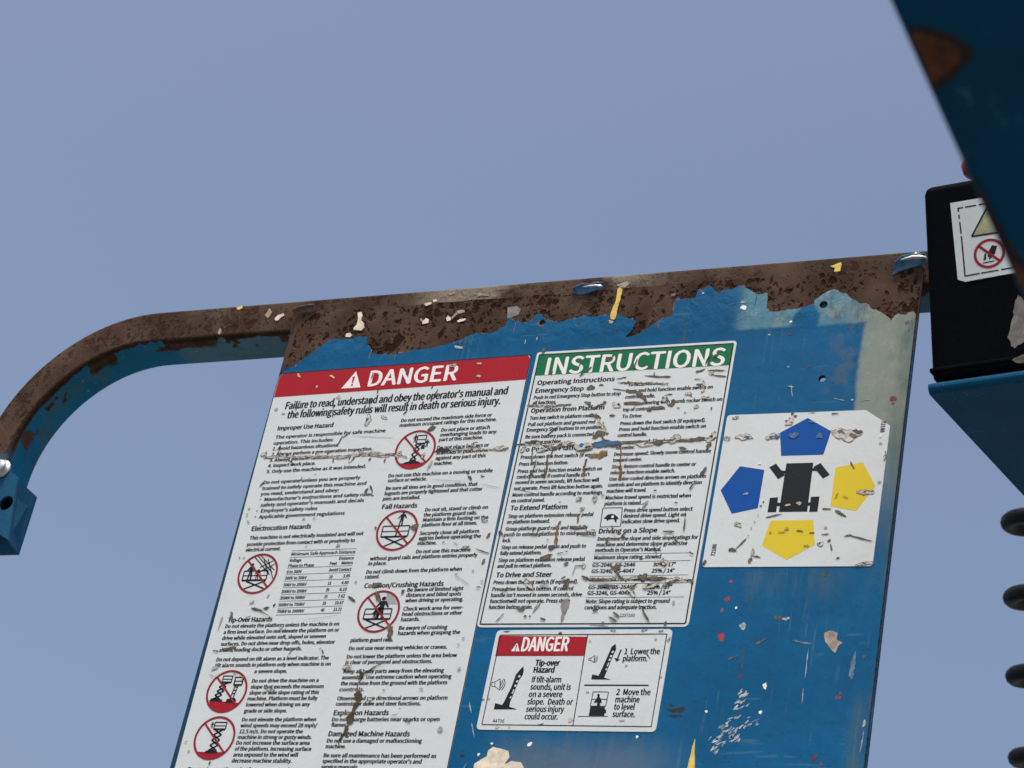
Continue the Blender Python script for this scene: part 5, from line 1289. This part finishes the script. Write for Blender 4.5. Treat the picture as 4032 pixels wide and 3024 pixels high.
# small DANGER decal
A = ANG['smal']
L = local(-17.8, 808.0, A)
W, H = 162.0, 92.6
C4 = [L(0, 0), L(W, 0), L(W, -H), L(0, -H)]
root, fr = decal("tip_over_decal", "small white tip-over hazard decal with red DANGER corner and black machine silhouettes", "decal", rounded(C4, 4.5), (63, 715))
In = inset(C4, 4.6)
sheet(fr, "border_line", frame_bars(In, .8) + [bar(*lerp2(In[0], In[1], .532), *lerp2(In[3], In[2], .546), .8)], YP - .05, M['ink'], root)
band = sheet(fr, "header_band", [SHAPES['red_small']], YP, M['red'], root)
sheet(fr, "band_line", [bar(*SHAPES['red_small'][3], *SHAPES['red_small'][2], .5)], YP - .06, M['ink'], band)
headline(fr, root, 'smal', 1.15, M['white_ink'], band)
sheet(fr, "alert_triangle", [SHAPES['tri']], YQ, M['white_ink'], band)
tc = tuple(sum(p[i] for p in SHAPES['tri']) / 3 for i in (0, 1))
sheet(fr, "exclamation_mark", [bar(tc[0], tc[1] + 3, tc[0], tc[1] - .6, 1.0), circle(tc[0], tc[1] - 1.8, .65, 10)], YQ - .08, M['red'], band)
write_lines(fr, root, TEXT_SMAL, A, YP)
rules(fr, root, 'smal')
for key in ('mast1', 'mast2'):
    pts = SHAPES[key]
    o = sheet(fr, "lift_silhouette", [pts], YP, M['ink'], root)
    bx, bz = pts[3]; tx_, tz_ = (pts[7] if key == 'mast1' else pts[6]); bx += 4.5
    slits = []
    for t in (.14, .27, .33, .46, .58, .72):
        qx, qz = bx + (tx_ - bx) * t, bz + (tz_ - bz) * t
        slits.append(bar(qx - .3, qz - .9, qx + .35, qz + .9, 1.7 if t > .4 else 1.1))
    sheet(fr, "mast_gap", slits, YQ, M['decal'], o)
for key in ('speaker1', 'speaker2'):
    pts = SHAPES[key]; big = key == 'speaker1'
    polys = [bar(*pts[i], *pts[(i + 1) % 6], .55) for i in range(6)] + [bar(*pts[1], *pts[4], .5)]
    cx = (pts[2][0] + pts[3][0]) / 2; cz = (pts[2][1] + pts[3][1]) / 2
    k = 1 if big else .62
    for r in (3.4, 5.2, 7.0): polys += ring(cx - 2.5 * k, cz, (r - .35) * k, (r + .35) * k, 10, -.85, .85)
    sheet(fr, "alarm_horn", polys, YP, M['ink'], root)
sheet(fr, "down_arrow", [SHAPES['arrow_stem'], SHAPES['arrow_head']], YP, M['ink'], root)
dk = SHAPES['deck']
o = sheet(fr, "platform_silhouette", [dk], YP, M['ink'], root)
xa, xb, za = dk[1][0] - .1, dk[2][0] + .6, dk[1][1]
sheet(fr, "basket_rail", [bar(xa, za, xa + .2, za + 13, .7), bar(xb, za, xb + .3, za + 13, .7), bar(xa, za + 13, xb, za + 13, .7), bar(xa, za + 6.4, xb, za + 6.4, .7), bar(xa, za + .2, xb, za + .2, .7)], YP, M['ink'], o)
sheet(fr, "operator", [SHAPES['man']], YQ, M['ink'], o)
scuffs(fr, root, SCUFFS_SMAL, YS)

# arrow decal
A = ANG['arrow']
outer = rounded([(162.0, 1014.2), (286.5, 1012.1), (309.4, 995.4), (308.6, 862.4), (160.8, 865.0)], [3, 1.5, 1.5, 3, 3])
root, fr = decal("direction_decal", "white decal of blue and yellow direction arrows round a black truck outline", "decal", outer, (235, 862))
for key in ('pent_t', 'pent_l'): sheet(fr, "blue_arrow", [SHAPES[key]], YP, M['blue_ink'], root)
for key in ('pent_r', 'pent_b'): sheet(fr, "yellow_arrow", [SHAPES[key]], YP, M['yellow_ink'], root)
o = sheet(fr, "chassis_outline", [SHAPES['chassis']], YP, M['ink'], root)
for k in ('fl', 'fr', 'rl', 'rr'): sheet(fr, "wheel_outline", [SHAPES['wheel_' + k]], YP - .03, M['ink'], o)
for k in ('f1', 'f2', 'r1', 'r2'): sheet(fr, "axle_outline", [SHAPES['axle_' + k]], YP - .05, M['ink'], o)
for x, z, a in ((301.5, 1000.5, -math.pi / 2), (171.0, 875.0, math.pi / 2)):
    lay(text_mesh("part_number", "72188", 3.6, 11.5, .4), fr, x, z, YP, a, root, M['ink'], "part_number")
scuffs(fr, root, SCUFFS_ARROW, YS)

# ------------------------------------------------------------------ control box in its tray, hung beside the plate
BM = Matrix(((0.9967, 0.0282, -0.0766), (-0.0452, 0.9722, -0.2298), (0.068, 0.2325, 0.9702)))
B0 = Vector((378.1, -120.0, 958.8))
class BoxFrame:
    """box coordinates: x across the face, z up the face, y from the face back (mm)"""
    def __init__(s, root): s.o = Vector(root.location)
    def p(s, x, z, y):
        q = BM @ Vector((x, y, z)) + B0
        return Vector((q.x / 1000, q.y / 1000, CAM_Z + q.z / 1000)) - s.o
def world_of(x, y, z):
    q = BM @ Vector((x, y, z)) + B0
    return Vector((q.x / 1000, q.y / 1000, CAM_Z + q.z / 1000))
def bevelled_box(fr, name, x0, x1, y0, y1, z0, z1, bev, mat, parent, seg=4):
    bm = bmesh.new()
    vs = [bm.verts.new((x / 1000, y / 1000, z / 1000)) for x in (x0, x1) for y in (y0, y1) for z in (z0, z1)]
    for f in ((0, 1, 3, 2), (4, 6, 7, 5), (0, 4, 5, 1), (2, 3, 7, 6), (0, 2, 6, 4), (1, 5, 7, 3)): bm.faces.new([vs[i] for i in f])
    bmesh.ops.bevel(bm, geom=list(bm.edges), offset=bev / 1000, segments=seg, affect='EDGES', profile=.5)
    bmesh.ops.recalc_face_normals(bm, faces=bm.faces)
    for v in bm.verts: v.co = fr.p(v.co.x * 1000, v.co.z * 1000, v.co.y * 1000)
    me = bpy.data.meshes.new(name); bm.to_mesh(me); bm.free()
    if BM.determinant() < 0: me.flip_normals()
    me.shade_smooth()
    o = link(name, me, mat, parent)
    o.modifiers.new("clean shading", 'WEIGHTED_NORMAL')
    return o
box = thing("control_box", "black plastic control box with white warning sticker, seated in blue tray", "control box", world_of(80, 55, 0))
FB = BoxFrame(box)
bevelled_box(FB, "housing", 0, 165, 0, 108, .6, 169, 7, M['plastic'], box)
bevelled_box(FB, "seam_rib", -.8, 165.8, -.8, 108.8, 8.6, 12.2, .8, M['plastic'], box, 2)
st = [(22.2, 149.6), (66, 149.4), (100, 149), (100, 81), (63, 81), (31, 80.2), (25.2, 83)]
stick = slab(FB, "warning_sticker", st, -.45, .42, M['decal'], box)
dash = [bar(28.4, 143.8, 32.5, 143.8, 1.2), bar(34, 143.8, 43, 143.8, 1.2), bar(45, 143.8, 92, 143.8, 1.2), bar(28.4, 144.3, 28.6, 141, 1.2), bar(28.8, 138.2, 29.0, 134.6, 1.2), bar(29.2, 131.8, 29.8, 121.5, 1.2), bar(29.9, 119.5, 31.2, 85, 1.2), bar(30.8, 84.9, 43, 85.2, 1.2), bar(44, 85.2, 58, 85.5, 1.2), bar(60, 85.5, 92, 86, 1.2)]
sheet(FB, "dashed_border", dash, -.56, M['ink'], stick)
tri = [(38.2, 117.6), (64.0, 117.2), (51.4, 140.0)]
sheet(FB, "warning_triangle", [tri], -.54, M['yellow_pale'] if 'yellow_pale' in M else M['palegreen'], stick)
sheet(FB, "triangle_outline", frame_bars(tri, 1.5), -.60, M['ink'], stick)
sheet(FB, "no_touch_ring", ring(51.4, 100.8, 10.3, 12.5) + [bar(43.2, 108.6, 59.6, 93.0, 2.2)], -.66, M['signred'], stick)
sheet(FB, "hand_symbol", [[(46.5, 95.5), (47.5, 101), (49, 101.5), (48.6, 96)], [(50, 98), (53, 97), (56, 100), (58, 106), (54, 107.5), (51, 103)], bar(46, 93.5, 55, 93.8, 1.0), bar(51, 96, 55, 99, 1.0)], -.56, M['ink'], stick)
sheet(FB, "torn_residue", [blob(72, 40, 42, 17, 82, .2)], -.2, M['grey'], box)
sheet(FB, "torn_residue", [blob(78, 9.5, 26, 6, 4, .2)], -1.1, M['tedge'], box)
stop = lathe(FB, "stop_button_stem", (44, 168.6, 40), BM @ Vector((0, 0, 1)), [(0, 13), (5, 13), (5.2, 8.5), (21, 8.5)], 24, M['knob'], box)
lathe(FB, "stop_button_cap", (44, 189.5, 40), BM @ Vector((0, 0, 1)), [(0, 15), (1.5, 20), (7, 21.5), (12, 19.5), (15, 14), (16, 6)], 28, M['knob'], stop)

tray = thing("box_tray", "dark blue sheet metal tray carrying the black control box beside the rusty rail", "bracket", world_of(80, 60, -9))
FT = BoxFrame(tray)
def tray_mesh():
    # lipped plate: rolled front edge, flat underside running back, then a hanger behind the rail
    n = 8; prof = []
    for k in range(n + 1):
        a = math.radians(90 + 180 * k / n)
        prof.append((-1.2 + 4.6 * math.cos(a), -5.0 + 4.6 * math.sin(a)))     # (y, z) rolled lip
    prof = [(p[0] + 2.0, p[1]) for p in prof] + [(300, -9.6), (300, -7.2), (4, -7.2)] 
    return prof
prof = tray_mesh()
xs = [-1.6, 172]
verts = [FT.p(x, z, y) for x in xs for y, z in prof]; n = len(prof)
faces = [(i, (i + 1) % n, (i + 1) % n + n, i + n) for i in range(n)] + [tuple(range(n)), tuple(reversed(range(n, 2 * n)))]
me = mesh_of("tray_plate", verts, faces)
bm = bmesh.new(); bm.from_mesh(me); bmesh.ops.recalc_face_normals(bm, faces=bm.faces); bm.to_mesh(me); bm.free()
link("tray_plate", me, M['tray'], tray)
bevelled_box(FT, "back_plate", 2, 168, 111, 114, -7, 150, 1, M['tray'], tray, 2)
for hx in (20, 130): bevelled_box(FT, "hanger_arm", hx, hx + 22, 114.4, 122, 60, 150, 1, M['tray'], tray, 2)

# ------------------------------------------------------------------ coiled cord under the tray
cord_base = Vector((.53, -.25, CAM_Z + .45))
cord = thing("coiled_cord", "stretched black coiled control cord hanging below the blue tray", "cord", cord_base)
a0 = Vector((477.8, -250.0, 761.4)); a1 = Vector((496.0, -250.0, 589.6))
step = (a1 - a0) / 3.0
rc, rw = 30.0, 5.4
axis = step.normalized()
e2 = Vector((0, 1, 0)); e1 = axis.cross(e2).normalized()
if e1.x < 0: e1 = -e1
right = RIGHT - axis * RIGHT.dot(axis); right.normalize(); depth = axis.cross(right).normalized()
if depth.y < 0: depth = -depth
start = a0 + right * (rc + rw) - step * .55
turns, per = 6.0, 40
pts = []
for i in range(int(turns * per) + 1):
    t = i / per
    a = 2 * math.pi * (t - .55) + math.pi
    pts.append(start + step * t + right * rc * math.cos(a) + depth * rc * math.sin(a))
verts, faces = [], []
ns = 12
for i, p in enumerate(pts):
    tg = (pts[min(i + 1, len(pts) - 1)] - pts[max(i - 1, 0)]).normalized()
    u = tg.cross(axis).normalized(); w = tg.cross(u)
    for k in range(ns):
        a = 2 * math.pi * k / ns; q = p + (u * math.cos(a) + w * math.sin(a)) * rw
        verts.append(Vector((q.x / 1000, q.y / 1000, CAM_Z + q.z / 1000)) - cord_base)
for i in range(len(pts) - 1):
    for k in range(ns): faces.append((i * ns + k, i * ns + (k + 1) % ns, (i + 1) * ns + (k + 1) % ns, (i + 1) * ns + k))
faces.append(tuple(reversed(range(ns)))); faces.append(tuple((len(pts) - 1) * ns + k for k in range(ns)))
me = mesh_of("cord_coil", verts, faces, True)
bm = bmesh.new(); bm.from_mesh(me); bmesh.ops.recalc_face_normals(bm, faces=bm.faces); bm.to_mesh(me); bm.free()
link("cord_coil", me, M['rubber'], cord)

# ------------------------------------------------------------------ near brace, out of focus
p_top, p_low = Vector((642.6, -1044.2, 509.1)), Vector((675.7, -977.3, 436.4))
ax = (p_low - p_top).normalized()
to_it = ((p_top + p_low) / 2 - Vector((844.8, -1600.0, 0))).normalized()
to_it = (to_it + RIGHT * .03).normalized()
view = (to_it - ax * to_it.dot(ax)).normalized()
side = ax.cross(view).normalized()
if side.dot(RIGHT) < 0: side = -side
size = 62.0
mid = (p_top + p_low) / 2 + side * size / 2 + view * size / 2
c0, c1 = mid - ax * 420, mid + ax * 430
base = Vector((c1.x / 1000, c1.y / 1000, CAM_Z + c1.z / 1000))
brace = thing("diagonal_brace", "dark blue square brace with a rust patch slanting close to the lens", "brace", base)
verts, faces = [], []
prof = rounded([(-size / 2, -size / 2), (size / 2, -size / 2), (size / 2, size / 2), (-size / 2, size / 2)], 4)
n = len(prof)
for c in (c0, c1):
    for a, b in prof:
        q = c + side * a + view * b; verts.append(Vector((q.x / 1000, q.y / 1000, CAM_Z + q.z / 1000)) - base)
faces = [(i, (i + 1) % n, (i + 1) % n + n, i + n) for i in range(n)] + [tuple(range(n)), tuple(reversed(range(n, 2 * n)))]
me = mesh_of("square_tube", verts, faces)
bm = bmesh.new(); bm.from_mesh(me); bmesh.ops.recalc_face_normals(bm, faces=bm.faces); bm.to_mesh(me); bm.free()
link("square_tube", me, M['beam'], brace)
def on_brace(s_, t_, lift):
    """s_ mm along from p_top, t_ mm in from the left edge"""
    q = p_top + ax * s_ + side * t_ - view * lift
    return Vector((q.x / 1000, q.y / 1000, CAM_Z + q.z / 1000)) - base
def patch(name, s0, t0, ln, wd, deg, lift, mat):
    pts = blob(s0, t0, ln, wd, deg, .18)
    verts = [on_brace(a, max(b, .6), lift) for a, b in pts] + [on_brace(a, max(b, .6), 0) for a, b in pts]; k = len(pts)
    faces = [tuple(range(k))] + [(i, (i + 1) % k, (i + 1) % k + k, i + k) for i in range(k)]
    me = mesh_of(name, verts, faces)
    bm = bmesh.new(); bm.from_mesh(me); bmesh.ops.recalc_face_normals(bm, faces=bm.faces); bm.to_mesh(me); bm.free()
    return link(name, me, mat, brace)
def patch_poly(name, pts, lift, mat):
    pts = ragged(pts + [pts[0]], .5, 4)[:-1]
    verts = [on_brace(a, max(b_, .6), lift) for a, b_ in pts] + [on_brace(a, max(b_, .6), 0) for a, b_ in pts]; k = len(pts)
    faces = [tuple(range(k))] + [(i, (i + 1) % k, (i + 1) % k + k, i + k) for i in range(k)]
    me = mesh_of(name, verts, faces)
    bm = bmesh.new(); bm.from_mesh(me); bmesh.ops.recalc_face_normals(bm, faces=bm.faces); bm.to_mesh(me); bm.free()
    return link(name, me, mat, brace)
patch_poly("rust_patch", [(8, .6), (10, 5), (14, 11), (20, 16), (24, 18), (27, 16), (29, 10), (31, 5), (31, .6)], .3, M['scab'])
patch_poly("rust_patch", [(11, 1.5), (13, 6), (18, 11), (23, 14), (26, 12), (28, 7), (29, 1.5)], .6, M['rustglow'])
patch_poly("rust_patch", [(62, .6), (70, 2.4), (85, 3.2), (98, 5.5), (110, 4.5), (125, 6.5), (150, 5), (150, .6)], .3, M['scab'])
patch_poly("rust_patch", [(92, 1.2), (96, 3.6), (104, 3.8), (110, 2.6), (112, 1.2)], .5, M['rustglow'])
